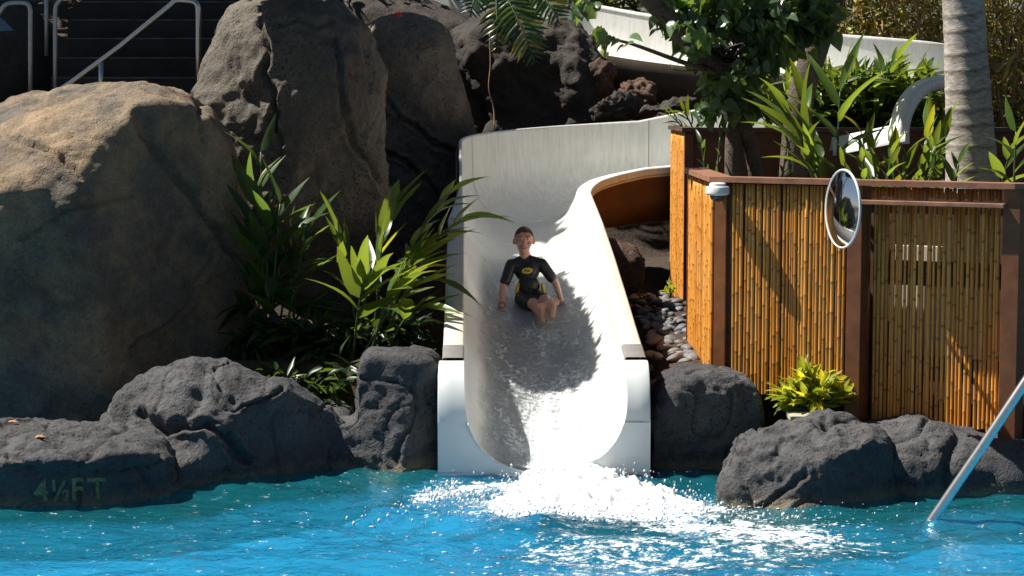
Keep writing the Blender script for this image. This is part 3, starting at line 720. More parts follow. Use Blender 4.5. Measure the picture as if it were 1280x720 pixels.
post_rail('tall slender metal handrail post pair at the foot of the stairs',
          pl([(120, -60), (86, -12)], 4.5) + rounded([(82, -7), (74, 2), (70, 8), (69, 16)], 4.5) + pl([(69, 60), (69, 130)], 4.5), [pl([(58, -30), (58, 70)], 4.9)], .019)
post_rail('thin grey handrail post higher up the dark stairs', pl([(171, -40), (171, 20)], 6.4), [pl([(300, -40), (300, 24)], 6.4)], .016)
b = MB(); p = [P(-20, 20, 4.6), P(0, 22, 4.6), P(17, 38, 4.6), P(-20, 40, 4.6)]
b.add([tuple(q) for q in p] + [tuple(q + np.array([0, .04, 0])) for q in p], [(0, 1, 2, 3), (7, 6, 5, 4), (0, 4, 5, 1), (1, 5, 6, 2), (2, 6, 7, 3), (3, 7, 4, 0)])
o = b.build('blue_sign', M['blue'], smooth=False); tag(o, 'blue-grey slanted board beside the hooped handrail', 'sign')
post_rail('bare silver pool handrail slanting up out of the water', [P(1148, 676, -1.27), P(1162, 654, -1.27), P(1222, 567, -1.3), P(1284, 474, -1.32), P(1360, 365, -1.32)], [], .029, M['steel'])

# ------------------------------------------------------------------ bamboo planter
def lerp(a, b, t): return np.array(a) * (1 - t) + np.array(b) * t
planter = thing('bamboo_planter', 'raised planter box faced with golden bamboo canes', 'planter', (2.2, 1.5, .5))
A = np.array([1.33, 2.35]); B = np.array([1.365, .80]); Cc = np.array([3.13, -.19]); Dd = np.array([5.2, -.5])
E = np.array([1.47, 5.72]); Fp = np.array([1.50, 4.6]); G = np.array([4.6, 4.6])
ZC = 1.87; WOODC = [(.20, .075, .03), (.24, .09, .035), (.10, .04, .022)]
def canes(name, p0, p1, z0, z1, r, seed, gap=0., missing=(), bright=1.0, zvar=.012, dark=0.):
    rg = np.random.default_rng(seed); L = np.linalg.norm(p1 - p0); t = (p1 - p0) / L; n = np.array([t[1], -t[0]])
    b = MB(); x = r
    while x < L - r * .5:
        rr_ = r * rg.uniform(.70, 1.25); c = p0 + t * x; skip = any(a < x / L < c_ for a, c_ in missing) and rg.random() < .5
        if not skip:
            hue = rg.uniform(0, 1); base = np.array((.52, .20, .03)) * (1 - hue) + np.array((.58, .27, .055)) * hue
            base = base * rg.uniform(.85, 1.38) * bright; V = []; cols = []; Fs = []; k = 8
            za = z0 + rg.uniform(0, zvar * 2); zb = z1
            nodes = []; q = za - rg.uniform(0, .25)
            while q < zb: q += rg.uniform(.17, .30); nodes.append(q)
            rows = [(za, 0)]
            for q in nodes:
                if za + .03 < q < zb - .03: rows += [(q - .014, 0), (q - .004, 1), (q + .004, 2), (q + .014, 0)]
            rows.append((zb, 0)); lean = rg.normal() * .004
            for (zz, kind) in rows:
                rad = rr_ * (1.12 if kind else 1.0); dx = lean * (zz - za)
                cl = base * (.30 if kind == 2 and rg.random() < .75 else (.62 if kind == 1 else 1.0))
                for i in range(k):
                    a = 2 * math.pi * i / k; ctr = c + t * (math.cos(a) * rad + dx) + n * math.sin(a) * rad
                    V.append((ctr[0], ctr[1], zz)); cols.append(tuple(cl))
            m = len(rows)
            for i in range(m - 1):
                for j in range(k): Fs.append((i * k + j, i * k + (j + 1) % k, (i + 1) * k + (j + 1) % k, (i + 1) * k + j))
            Fs.append(tuple((m - 1) * k + j for j in range(k)))
            bidx = len(b.v); b.v += V; b.f += [tuple(i + bidx for i in f) for f in Fs]; b.c += cols
        x += 2 * rr_ + rg.exponential(gap)
    return b.build(name, M['cane'], planter, True, True)
def wall_dir(p0, p1): t = (p1 - p0) / np.linalg.norm(p1 - p0); return t, np.array([t[1], -t[0]])
# front panel with canes, backing boards, posts
tF, nF = wall_dir(B, Cc); LF = np.linalg.norm(Cc - B)
def onF(d, off=0.): return B + tF * d + nF * off
zb = .42
d_mid = .935                                       # post between the lit panel and the gate
canes('cane_panel', onF(.13, .0), onF(d_mid - .0, .0), zb, ZC - .03, .0125, 1, .0016)
canes('cane_panel', onF(d_mid + .13, -.15), onF(LF - .075, -.15), .28, ZC - .14, .0120, 2, .0034, bright=1.15)
canes('cane_panel', onF(d_mid + .13, -.062), onF(LF - .075, -.062), ZC - .112, ZC - .03, .0125, 5, .001, bright=.7)
tL, nL = wall_dir(A, B); tU, nU = wall_dir(E, Fp)
canes('cane_panel', A + tL * .02, B - tL * .10, .50, ZC - .03, .0125, 3, .001, bright=1.1)
canes('cane_panel', E + tU * .01, Fp - tU * .02, .55, 2.12, .0125, 4, .001, bright=1.1)
def backing(p0, p1, z0, z1, off, name='backing'):
    t, n = wall_dir(p0, p1); b = MB(); a = p0 - n * off; c = p1 - n * off; a2 = p0 - n * (off + .03); c2 = p1 - n * (off + .03)
    b.hexa([(a[0], a[1], z0), (c[0], c[1], z0), (c2[0], c2[1], z0), (a2[0], a2[1], z0), (a[0], a[1], z1), (c[0], c[1], z1), (c2[0], c2[1], z1), (a2[0], a2[1], z1)], (.12, .05, .025))
    b.build(name, M['wood'], planter, False, True)
backing(onF(.08), onF(d_mid), .40, ZC - .025, .022); backing(A, B - tL * .06, .46, ZC - .025, .022); backing(E, Fp - tU * .03, .52, 2.11, .022)
backing(Fp + np.array([.03, .03]), G, .6, 2.11, .0)
def post(p, t, n, w, d, z0, z1, col, off=.018):
    b = MB(); a = p + n * off
    q = [a, a + t * w, a + t * w - n * d, a - n * d]
    b.hexa([(v[0], v[1], z0) for v in q] + [(v[0], v[1], z1) for v in q], col, .004)
    b.build('post', M['wood'], planter, False, True)
post(onF(.005), tF, nF, .085, .10, .40, ZC - .022, (.24, .085, .024))
post(onF(d_mid + .005), tF, nF, .10, .18, .30, ZC - .022, (.17, .062, .024), .02)
post(onF(LF - .07), tF, nF, .11, .18, .25, ZC - .022, (.17, .062, .024), .02)
post(A + tL * -.02, tL, nL, .03, .08, .46, ZC - .022, (.14, .05, .025), .014)
post(Fp - tU * .022, tU, nU, .03, .08, .5, 2.105, (.14, .05, .025), .014)
def cap(pts, z, w=.12, h=.035, over=.045, col=(.28, .13, .075), name='cap'):
    """mitred cap board along pts, overhanging outwards"""
    b = MB(); n_ = len(pts); rows = []
    for i, p in enumerate(pts):
        ds = []
        if i > 0: ds.append(wall_dir(pts[i - 1], p)[1])
        if i < n_ - 1: ds.append(wall_dir(p, pts[i + 1])[1])
        m = sum(ds); m = m / np.linalg.norm(m); kf = 1 / max(.4, float(m @ ds[0]))
        o = p + m * over * kf; q = p - m * (w - over) * kf
        rows.append([(o[0], o[1], z), (o[0], o[1], z + h), (q[0], q[1], z + h), (q[0], q[1], z)])
    b.strip(rows, col, True); n0 = (n_ - 1) * 4
    b.f.append((0, 3, 2, 1)); b.f.append((n0, n0 + 1, n0 + 2, n0 + 3))
    o = b.build(name, M['wood'], planter, False, True); return o
cap([A, B, Cc, Dd], ZC - .02, .16)
cap([E, Fp, G], 2.11, .14, .035, .04, (.10, .055, .045))
# gate ledge and bottom rail
b = MB(); q0 = onF(d_mid + .09, .035); q1 = onF(LF - .05, .035); b.beam((q0[0], q0[1], ZC - .125), (q1[0], q1[1], ZC - .125), .09, .028, col=(.30, .15, .09)); b.build('gate_ledge', M['wood'], planter, False, True)
b = MB(); q1 = onF(LF - .075, .005); b.beam((q1[0], q1[1], ZC - .108), (q1[0], q1[1], ZC - .03), .012, .04, up=(0, 1, 0), col=(.30, .15, .09)); b.build('gate_stile', M['wood'], planter, False, True)
for zz in (.66, 1.28):
    b = MB(); q0 = onF(d_mid + .12, -.185); q1 = onF(LF - .02, -.185); b.beam((q0[0], q0[1], zz), (q1[0], q1[1], zz), .035, .16, col=(.10, .045, .028)); b.build('gate_batten', M['wood'], planter, False, True)
# soil in the two tiers
b = MB(); inn = [A + np.array([.06, 0]), onF(.05, -.06), onF(d_mid - .42, -.06), onF(d_mid - .40, -.46), onF(LF + .1, -.52), np.array([5.2, .3]), np.array([5.2, 4.55]), np.array([1.56, 4.55])]
b.add([(p[0], p[1], 1.70) for p in inn], [tuple(range(len(inn)))]); b.build('soil', M['soil'], planter, False)
b = MB(); b.add([(1.53, 5.7, 2.06), (1.53, 4.66, 2.06), (4.6, 4.66, 2.06), (4.6, 5.7, 2.06)], [(0, 1, 2, 3)]); b.build('soil', M['soil'], planter, False)
b = MB(); q0 = onF(d_mid - .40, -.47); q1 = onF(LF + .12, -.53); b.add([(q0[0], q0[1], .4), (q1[0], q1[1], .4), (q1[0], q1[1], 1.79), (q0[0], q0[1], 1.79)], [(0, 1, 2, 3)]); b.build('inner_wall', M['hull_brown'], planter, False)
q0, q1 = onF(d_mid + .22, -.30), onF(d_mid + .54, -.30)
b = MB(); b.beam((q0[0], q0[1], 1.05), (q1[0], q1[1], 1.05), .03, .80, up=(0, 0, 1)); o = b.build('added_cream_board', M['paint_cream'], smooth=False); tag(o, 'cream board added behind the bamboo gate to brighten its gaps', 'board')  # added board, catches sun so the gate shows bright slits
q0, q1 = onF(d_mid + .30, -.02), onF(d_mid + .58, -.02); zz = .25
b = MB(); b.beam((q0[0], q0[1], zz), (q1[0], q1[1], zz), .08, .12, bevel=.005); o = b.build('wooden_block', M['board'], smooth=False); tag(o, 'pale wooden block under the foot of the bamboo gate', 'wood block')
b = MB(); p0 = P(1012, 516, .05); b.box((p0[0] - .13, p0[1] - .04, p0[2] - .05), (p0[0] + .15, p0[1] + .16, p0[2] - .016), bevel=.006); o = b.build('paving_slab', M['slab'], smooth=False); tag(o, 'small pale slab lying under the lime-green plant', 'slab')

# security camera and convex mirror on the planter
pc = P(909, 240, .60); pc = np.array([*(onF(.06, .10)), pc[2]])
sec = thing('security_camera', 'white domed security camera on the planter corner post', 'security camera', pc)
def lathe(prof, n=28, c=(0, 0, 0), ax=None):
    V = []; Fs = []; rot = Vector((0, 0, 1)).rotation_difference(Vector(ax)).to_matrix() if ax is not None else Matrix.Identity(3)
    for (r, z) in prof:
        for k in range(n):
            a = 2 * math.pi * k / n; q = rot @ Vector((r * math.cos(a), r * math.sin(a), z)); V.append((c[0] + q.x, c[1] + q.y, c[2] + q.z))
    for i in range(len(prof) - 1):
        for k in range(n): Fs.append((i * n + k, i * n + (k + 1) % n, (i + 1) * n + (k + 1) % n, (i + 1) * n + k))
    return V, Fs
b = MB(); b.add(*lathe([(0, .058), (.045, .058), (.054, .052), (.056, .035), (.074, .032), (.080, .025), (.081, -.012), (.074, -.020), (.060, -.026), (.052, -.026)], c=pc)); autosmooth(b.build('housing', M['camera_white'], sec), 40)
b = MB(); b.add(*lathe([(.052, -.024), (.050, -.040), (.040, -.055), (.024, -.066), (0, -.070)], c=pc)); b.build('lens_dome', M['camera_glass'], sec)
b = MB(); q = onF(.06, .018); b.beam((q[0], q[1], pc[2] + .035), (pc[0], pc[1], pc[2] + .035), .06, .04); b.build('bracket', M['camera_white'], sec, False)
pm = P(1053, 261, -.14)
mir = thing('convex_mirror', 'round convex safety mirror with white rim on the planter post', 'mirror', pm)
ax = Vector((-.95, -.275, .02)).normalized(); Rm = .243
prof = [(Rm * math.sin(t), .075 * (1 - (1 - math.cos(t * 1.0)) / (1 - math.cos(math.pi / 2)))) for t in np.linspace(math.pi / 2, 0, 14)]
prof = [(r, .048 * (1 - (r / Rm) ** 2)) for r in np.linspace(Rm, 0, 16)]
b = MB(); b.add(*lathe(prof, 48, pm, ax)); b.build('mirror_face', M['mirror'], mir)
b = MB(); b.add(*lathe([(Rm - .006, .003), (Rm + .001, .006), (Rm + .006, .003), (Rm + .007, -.005), (Rm + .002, -.010), (Rm * .7, -.02), (0, -.025)], 48, pm, ax)); autosmooth(b.build('rim', M['rim_white'], mir), 50)
b = MB(); q = onF(d_mid + .06, .02); b.tube([pm - np.array(ax) * .02, pm - np.array(ax) * .05 + np.array([0, .03, 0]), (q[0], q[1], pm[2] - .03)], .014, 8); b.build('bracket', M['steel_dull'], mir)

# ------------------------------------------------------------------ pebble bed
iv4, if4 = ico(3); variants = []
for k in range(7):
    q = iv4 * np.array([1, .8, .55]); q = q * (1 + .16 * fbm(iv4 * 1.3 + k * 11, 2)[:, None]); me_o = q
    g_ = .13 + .05 * rng.random(); tint = np.array([g_ * rng.uniform(.95, 1.08), g_, g_ * rng.uniform(.95, 1.05)])
    o = mesh('river_stone', q, if4, M['stone'], None, True, np.tile(tint, (len(q), 1))); variants.append(o.data); bpy.data.objects.remove(o)
placed = []
tries = 0
while len(placed) < 150 and tries < 6000:
    tries += 1
    y = .75 + 4.2 * rng.random() ** 1.3; xr = np.interp(y, [.7, 2.35, 2.4, 5], [1.36, 1.28, 1.42, 1.44]); xl = np.interp(y, [.7, 4], [.93, .80])
    x = xl + (xr - xl) * rng.random(); r = rng.uniform(.032, .062) * (1.15 if y < 3 else 1)
    if any((x - a) ** 2 + ((y - c) * .9) ** 2 < (.70 * (r + d)) ** 2 for a, c, d in placed): continue
    placed.append((x, y, r))
for i, (x, y, r) in enumerate(placed):
    o = bpy.data.objects.new('river_stone', variants[i % 7]); C.objects.link(o)
    o.location = (x, y, float(gz(x, y)) + r * .30); o.scale = (r * rng.uniform(.9, 1.35), r, r); o.rotation_euler = (rng.normal() * .2, rng.normal() * .2, rng.random() * 6.28)
    tag(o, 'smooth grey river stone in the bed between slide and bamboo planter', 'stone', 'river stones between slide and planter')

# ------------------------------------------------------------------ plants
def blade_template(n=7, w=.09, fold=.25, droop=.25, tip=.55, wave=0.):
    """leaf along +x length 1, width along y, up z"""
    V = []; Fs = []
    for i in range(n + 1):
        t = i / n; hw = w * (math.sin(math.pi * min(1, t ** tip)) ** .75 if 0 < t < 1 else .03)
        z = -droop * t * t; wv = wave * math.sin(t * 9)
        V += [(t, -hw, z + fold * hw + wv * hw), (t, 0, z), (t, hw, z + fold * hw - wv * hw)]
    for i in range(n):
        a = i * 3; Fs += [(a, a + 3, a + 4, a + 1), (a + 1, a + 4, a + 5, a + 2)]
    return np.array(V), np.array(Fs)
T_BLADE = [blade_template(7, .118, .40, d, .6, .12) for d in (.08, .25, .45)]
T_BROAD = [blade_template(6, .16, .4, d, .62, .1) for d in (.1, .3)]
T_SMALL = [blade_template(3, .10, .3, d, .6) for d in (.1, .35)]
def heart():
    V = [(0, 0, 0)]; 
    for a in np.linspace(0, 1, 6): 
        pass
    pts = [(0, 0), (-.12, .22), (.02, .42), (.28, .48), (.60, .34), (1, 0), (.60, -.34), (.28, -.48), (.02, -.42), (-.12, -.22)]
    V = [(x, y, .42 * abs(y) - .34 * x * x) for x, y in pts] + [(.3, 0, 0)]
    Fs = [(10, i, (i + 1) % 10) for i in range(10)]
    return np.array(V), np.array(Fs)
T_HEART = [heart()]
def frames(dirs, ups):
    X = dirs / (np.linalg.norm(dirs, axis=1, keepdims=True) + 1e-9); Yv = np.cross(ups, X); Yv /= np.linalg.norm(Yv, axis=1, keepdims=True) + 1e-9
    Z = np.cross(X, Yv); return np.stack([X, Yv, Z], 2)
def leafcols(n, lo=.65, hi=1.3, yellow=.0, rg=rng):
    c = rg.uniform(lo, hi, (n, 1)) * np.ones((n, 3)); y = rg.random((n, 1)) < yellow
    return np.where(y, c * np.array([[1.8, 1.35, .8]]), c)
class Leaves:
    def __init__(s): s.it = []
    def add(s, T, pos, d, up, L, width=1.0, col=None):
        s.it.append((T, pos, d, up, L, width, col))
    def build(s, name, mat, parent, lo=.65, hi=1.3, yellow=0.):
        Vs = []; Fs = []; Cs = []; base = 0; groups = {}
        for it in s.it: groups.setdefault(id(it[0][0]), []).append(it)
        k = None
        for g in groups.values():
            T = g[0][0]; n = len(g); pos = np.array([i[1] for i in g]); rot = frames(np.array([i[2] for i in g], float), np.array([i[3] for i in g], float))
            scl = np.array([(i[4], i[4] * i[5], i[4]) for i in g]); m = len(T[0])
            V = (np.einsum('nij,nmj->nmi', rot, T[0][None] * scl[:, None, :]) + pos[:, None, :]).reshape(-1, 3)
            Fa = (T[1][None] + (np.arange(n) * m)[:, None, None]).reshape(-1, T[1].shape[1]) + base
            c = leafcols(n, lo, hi, yellow); c = np.array([i[6] if i[6] is not None else c[j] for j, i in enumerate(g)])
            Vs.append(V); Fs.append(Fa); Cs.append(np.repeat(c, m, 0)); base += len(V)
        kk = set(f.shape[1] for f in Fs)
        Fall = np.concatenate(Fs) if len(kk) == 1 else [tuple(r) for f in Fs for r in f]
        return mesh(name, np.concatenate(Vs), Fall, mat, parent, True, np.concatenate(Cs))
def rv(): v = rng.normal(size=3); return v / np.linalg.norm(v)
def ginger(label, canes_, mat, nleaf=(9, 13), L=(.28, .40), group=None, name='ginger_plant', yellow=.04, width=1.0, start=.25, lo=.6, hi=1.35):
    base = np.mean([c[0] for c in canes_], axis=0); t = thing(name, label, 'plant', base, group)
    lv = Leaves(); b = MB()
    for (p0, p1, sag) in canes_:
        p0 = np.array(p0, float); p1 = np.array(p1, float); mid = (p0 + p1) / 2 + np.array([0, 0, sag]) 
        cv = [(1 - q) ** 2 * p0 + 2 * q * (1 - q) * mid + q * q * p1 for q in np.linspace(0, 1, 14)]
        b.tube(cv, list(np.linspace(.011, .005, 14)), 6)
        n = rng.integers(*nleaf); tang = p1 - p0; side0 = np.cross(tang, [0, 0, 1]); side0 = side0 / (np.linalg.norm(side0) + 1e-6)
        ph = rng.normal() * .5
        for i in range(n):
            q = start + (1 - start) * i / (n - 1); j = min(int(q * 13), 12); p = cv[j] + (cv[j + 1] - cv[j]) * (q * 13 - j); tg = cv[min(j + 1, 13)] - cv[j]; tg = tg / np.linalg.norm(tg)
            sgn = 1 if i % 2 else -1; s_ = side0 * math.cos(ph) + np.cross(tg, side0) * math.sin(ph)
            d = tg * (.75 + .5 * q) + s_ * sgn * (.85 - .35 * q) + rv() * .16
            up = np.array([0, 0, 1.]) + rv() * .35 - tg * .3
            ln = rng.uniform(*L) * (1 - .25 * abs(q - .6)); lv.add(T_BLADE[rng.integers(3)], p, d, up, ln, width * rng.uniform(.8, 1.15))
    bs = sorted([tuple(float(v) for v in c[0]) for c in canes_])
    for q0, q1 in zip(bs[:-1], bs[1:]): b.tube([np.array(q0) - [0, 0, .01], (np.array(q0) + np.array(q1)) / 2 - [0, 0, .02], np.array(q1) - [0, 0, .01]], .012, 6)
    lv.build('foliage', mat, t, lo, hi, yellow); b.build('leaf_stem', M['ginger_stem'], t); return t
M['ginger_stem'] = plain('ginger_stem', (.06, .10, .025), .5, .2)

# plant clumps between the boulders and the slide
g0 = lambda px, Y: np.array([P(px, 300, Y)[0], Y, float(gz(P(px, 300, Y)[0], Y))])
ginger('sunlit arching ginger plant reaching over the slide rail', [
    (g0(455, 1.6), P(560, 245, 1.9), .25), (g0(470, 1.7), P(545, 300, 1.7), .3), (g0(440, 1.7), P(495, 255, 2.0), .2), (g0(460, 1.5), P(520, 330, 1.5), .25), (g0(450, 1.8), P(420, 290, 1.8), .15),
    (g0(480, 1.5), P(530, 385, 1.4), .2), (g0(440, 1.5), P(455, 350, 1.3), .15), (g0(470, 1.6), P(575, 275, 1.8), .3), (g0(460, 1.4), P(500, 360, 1.2), .2), (g0(465, 1.6), P(480, 290, 1.6), .2), (g0(450, 1.5), P(540, 350, 1.5), .25)], M['ginger'], (6, 9), (.32, .48), yellow=.05, start=.4)
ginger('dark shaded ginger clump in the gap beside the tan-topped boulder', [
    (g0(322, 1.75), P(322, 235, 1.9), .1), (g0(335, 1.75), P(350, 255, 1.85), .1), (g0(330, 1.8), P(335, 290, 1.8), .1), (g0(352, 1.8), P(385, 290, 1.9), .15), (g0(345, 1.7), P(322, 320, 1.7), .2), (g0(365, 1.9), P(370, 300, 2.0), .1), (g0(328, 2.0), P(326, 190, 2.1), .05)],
    M['ginger_shaded'], (6, 9), (.32, .48), start=.3)
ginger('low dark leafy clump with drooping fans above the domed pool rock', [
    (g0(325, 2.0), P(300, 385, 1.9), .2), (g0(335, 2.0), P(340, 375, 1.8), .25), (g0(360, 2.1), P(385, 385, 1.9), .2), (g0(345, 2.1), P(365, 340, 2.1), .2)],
    M['ginger_shaded'], (7, 10), (.26, .40), start=.4)
# big-leafed plants in the planter
def soilp(px, Y, z=1.70): return np.array([P(px, 200, Y)[0], Y, z])
ginger('large ginger fan leaning over the planter rim behind the mirror', [
    (soilp(1030, 1.15), P(985, 150, 1.2), .0), (soilp(1035, 1.2), P(1005, 130, 1.3), .0), (soilp(1045, 1.2), P(1050, 115, 1.2), .0), (soilp(1040, 1.1), P(1000, 175, 1.0), .0)],
    M['ginger'], (5, 8), (.40, .62), yellow=.0, width=.72, start=.25)
ginger('ginger clump beside the pale trough edge in the planter', [
    (soilp(1090, 1.6), P(1078, 170, 1.7), .0), (soilp(1120, 1.5), P(1115, 180, 1.5), .0), (soilp(1160, 1.4), P(1160, 150, 1.4), .0), (soilp(1150, 1.3), P(1180, 165, 1.3), .0), (soilp(1100, 1.2), P(1090, 190, 1.2), .0)],
    M['ginger'], (6, 9), (.22, .34), yellow=.12, start=.2)
ginger('ginger clump growing beyond the palm trunk at the picture edge', [
    (soilp(1268, 1.2), P(1270, 165, 1.2), .0), (soilp(1285, 1.3), P(1300, 170, 1.3), .0), (soilp(1250, 1.6), P(1262, 190, 1.5), 0)], M['ginger'], (5, 8), (.26, .36), yellow=.03, start=.2)
ginger('dense ginger thicket in the upper tier behind the leaning tree trunk', [
    (soilp(a, Yq, 2.06), P(a + dx, py, Yq), .05) for (a, Yq, dx, py) in [(960, 5.0, -10, 95), (985, 5.1, 5, 100), (1010, 5.0, 10, 100), (1035, 5.2, -5, 88), (1060, 5.0, 8, 92), (1085, 5.1, 10, 100), (1110, 5.0, 20, 100), (1140, 5.2, 15, 95), (1000, 5.4, 5, 85), (1050, 5.4, 10, 80), (1080, 5.3, 40, 75), (1120, 5.4, 30, 85)]],
    M['ginger'], (9, 13), (.24, .34), yellow=.02, start=.1)
ginger('low green leafy plant on the upper tier beside the planter corner post', [
    (soilp(a, Yq, 2.06), P(a + dx, py, Yq), .03) for (a, Yq, dx, py) in [(870, 5.0, -15, 140), (885, 5.1, 10, 128), (860, 5.2, -20, 146), (935, 5.0, 10, 135), (955, 5.0, 8, 140)]],
    M['ginger'], (6, 9), (.16, .24), yellow=.02, start=.1)
ginger('low leafy growth along the planter rim beneath the pale trough edge', [
    (soilp(a, Yq), P(a + dx, py, Yq), .0) for (a, Yq, dx, py) in [(1085, 1.0, -8, 195), (1105, 1.0, 10, 192), (1130, 1.0, 5, 200), (1152, .95, 12, 190), (1172, 1.0, -4, 185), (1192, .9, 6, 205), (1140, 1.3, 20, 175), (1065, 1.1, -10, 200)]],
    M['ginger'], (6, 9), (.16, .25), yellow=.08, start=.15)
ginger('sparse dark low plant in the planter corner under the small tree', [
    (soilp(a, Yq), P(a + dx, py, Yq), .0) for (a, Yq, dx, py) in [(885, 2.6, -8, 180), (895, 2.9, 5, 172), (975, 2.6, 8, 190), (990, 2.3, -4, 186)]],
    M['ginger_shaded'], (6, 9), (.10, .17), yellow=.0, start=.1)
# lime plant by the water
def lime(label, px, py, Y, hw, hh, n, L, name='lime_plant'):
    p0 = P(px, py, Y); t = thing(name, label, 'plant', p0); lv = Leaves(); b = MB(); s = S(Y)
    for k in range(n):
        a = rng.random() * 6.28; r = rng.random() ** .6; tip = p0 + np.array([math.cos(a) * r * hw / s, math.sin(a) * r * .15, (hh / s) * (1.05 - .55 * r) * rng.uniform(.55, 1)])
        b.tube([p0 + (tip - p0) * q for q in (0, .5, 1)], .004, 5)
        for j in range(9):
            q = .35 + .65 * j / 8; pp = p0 + (tip - p0) * q; d = (tip - p0) / np.linalg.norm(tip - p0) * .7 + rv() * .8 + np.array([0, -.1, .25])
            lv.add(T_BROAD[j % 2], pp, d, np.array([0, 0, 1.]) + rv() * .5, rng.uniform(*L))
    lv.build('foliage', M['lime'], t, .7, 1.2, .1); b.build('leaf_stem', M['ginger_stem'], t)
lime('bright lime-green plant at the foot of the bamboo planter', 1014, 518, .30, 44, 62, 34, (.10, .16))
lime('tiny green sprout beside the pebbles at the planter wall', 838, 372, 3.4, 8, 24, 7, (.035, .06), 'sprout')

# split-leaf philodendron over the rock face
def philo():
    t = thing('split_leaf_plant', 'split-leaf philodendron with browned tips hanging over the dark rock face', 'plant', P(650, 0, 8.4)); lv = Leaves(); b = MB()
    for (bx, by, tx, ty, Y, n, W_) in [(632, -5, 668, 76, 8.2, 15, .30), (620, -12, 622, 66, 8.3, 12, .22), (668, -15, 700, 30, 8.3, 12, .24), (600, -20, 588, 20, 8.4, 11, .2), (690, -25, 728, 12, 8.4, 10, .2), (650, -30, 640, 40, 8.35, 12, .26)]:
        p0 = P(bx, by, Y); p1 = P(tx, ty, Y - .25); mid = (p0 + p1) / 2 + np.array([0, -.1, .08]); ax_ = (p1 - p0) / np.linalg.norm(p1 - p0); sd = np.cross(ax_, [0, -1, .3]); sd /= np.linalg.norm(sd)
        cv = [(1 - q) ** 2 * p0 + 2 * q * (1 - q) * mid + q * q * p1 for q in np.linspace(0, 1, n)]
        b.tube(cv, .008, 6)
        for i in range(n):
            q = i / (n - 1); ln = W_ * (math.sin(math.pi * (.18 + .78 * q)) ** .7)
            for sg in (-1, 1):
                brown = rng.random() < (.28 if q > .7 else .05)
                lv.add(T_BLADE[1], cv[i], sd * sg + ax_ * (.35 + .5 * q) + rv() * .08, np.array([0, -1, .4]) + rv() * .2, ln * rng.uniform(.85, 1.1), .85, np.array([5.0, 2.2, 1.6]) if brown else None)
    lv.build('foliage', M['philo'], t, .6, 1.5); b.build('leaf_stem', M['ginger_stem'], t)
philo()
b = MB(); b.tube(spline([P(612, 40, 8.3), P(613, 80, 8.25), P(611, 110, 8.2), P(617, 135, 8.2), P(618, 160, 8.1)], 5), .007, 5); o = b.build('hanging_root', M['straw']); tag(o, 'thin pale aerial root hanging down the dark rock face', 'root')
b = MB(); 
for a in range(5):
    b.ellipsoid(P(498, 18, 6.2) + np.array([.018 * math.cos(a * 1.256), 0, .014 * math.sin(a * 1.256)]), (.016, .008, .012), 8, 6)
o = b.build('fallen_flower', M['red_flower']); tag(o, 'small red flower lying on the brown boulder crest', 'flower')
for i, (px, py, Y, lab) in enumerate([(54, 549, -.35, 'orange curled dry leaf on the low ledge of the lettered rock'), (20, 530, -.1, 'pale dry leaf near the rim of the lettered rock')]):
    lv = Leaves(); p = P(px, py, Y); bv = BVHTree.FromPolygons([v.co + mound.location for v in mound.data.vertices], [q.vertices[:] for q in mound.data.polygons])
    h = bv.ray_cast(Vector(CAM), (Vector(p) - Vector(CAM)).normalized()); p = np.array(h[0]) + np.array([0, 0, .012]) if h[0] is not None else p
    lv.add(T_BROAD[1], p - np.array([.05, 0, 0]), np.array([1, .3, .2]), np.array([0, -.3, 1.]), .07, 1.3); lv.add(T_BROAD[0], p - np.array([.03, 0, 0]), np.array([.8, -.4, .5]), np.array([0, -.3, 1.]), .045, 1.2)
    o = lv.build('dry_leaf', M['dry_leaf'], None); tag(o, lab, 'leaf')

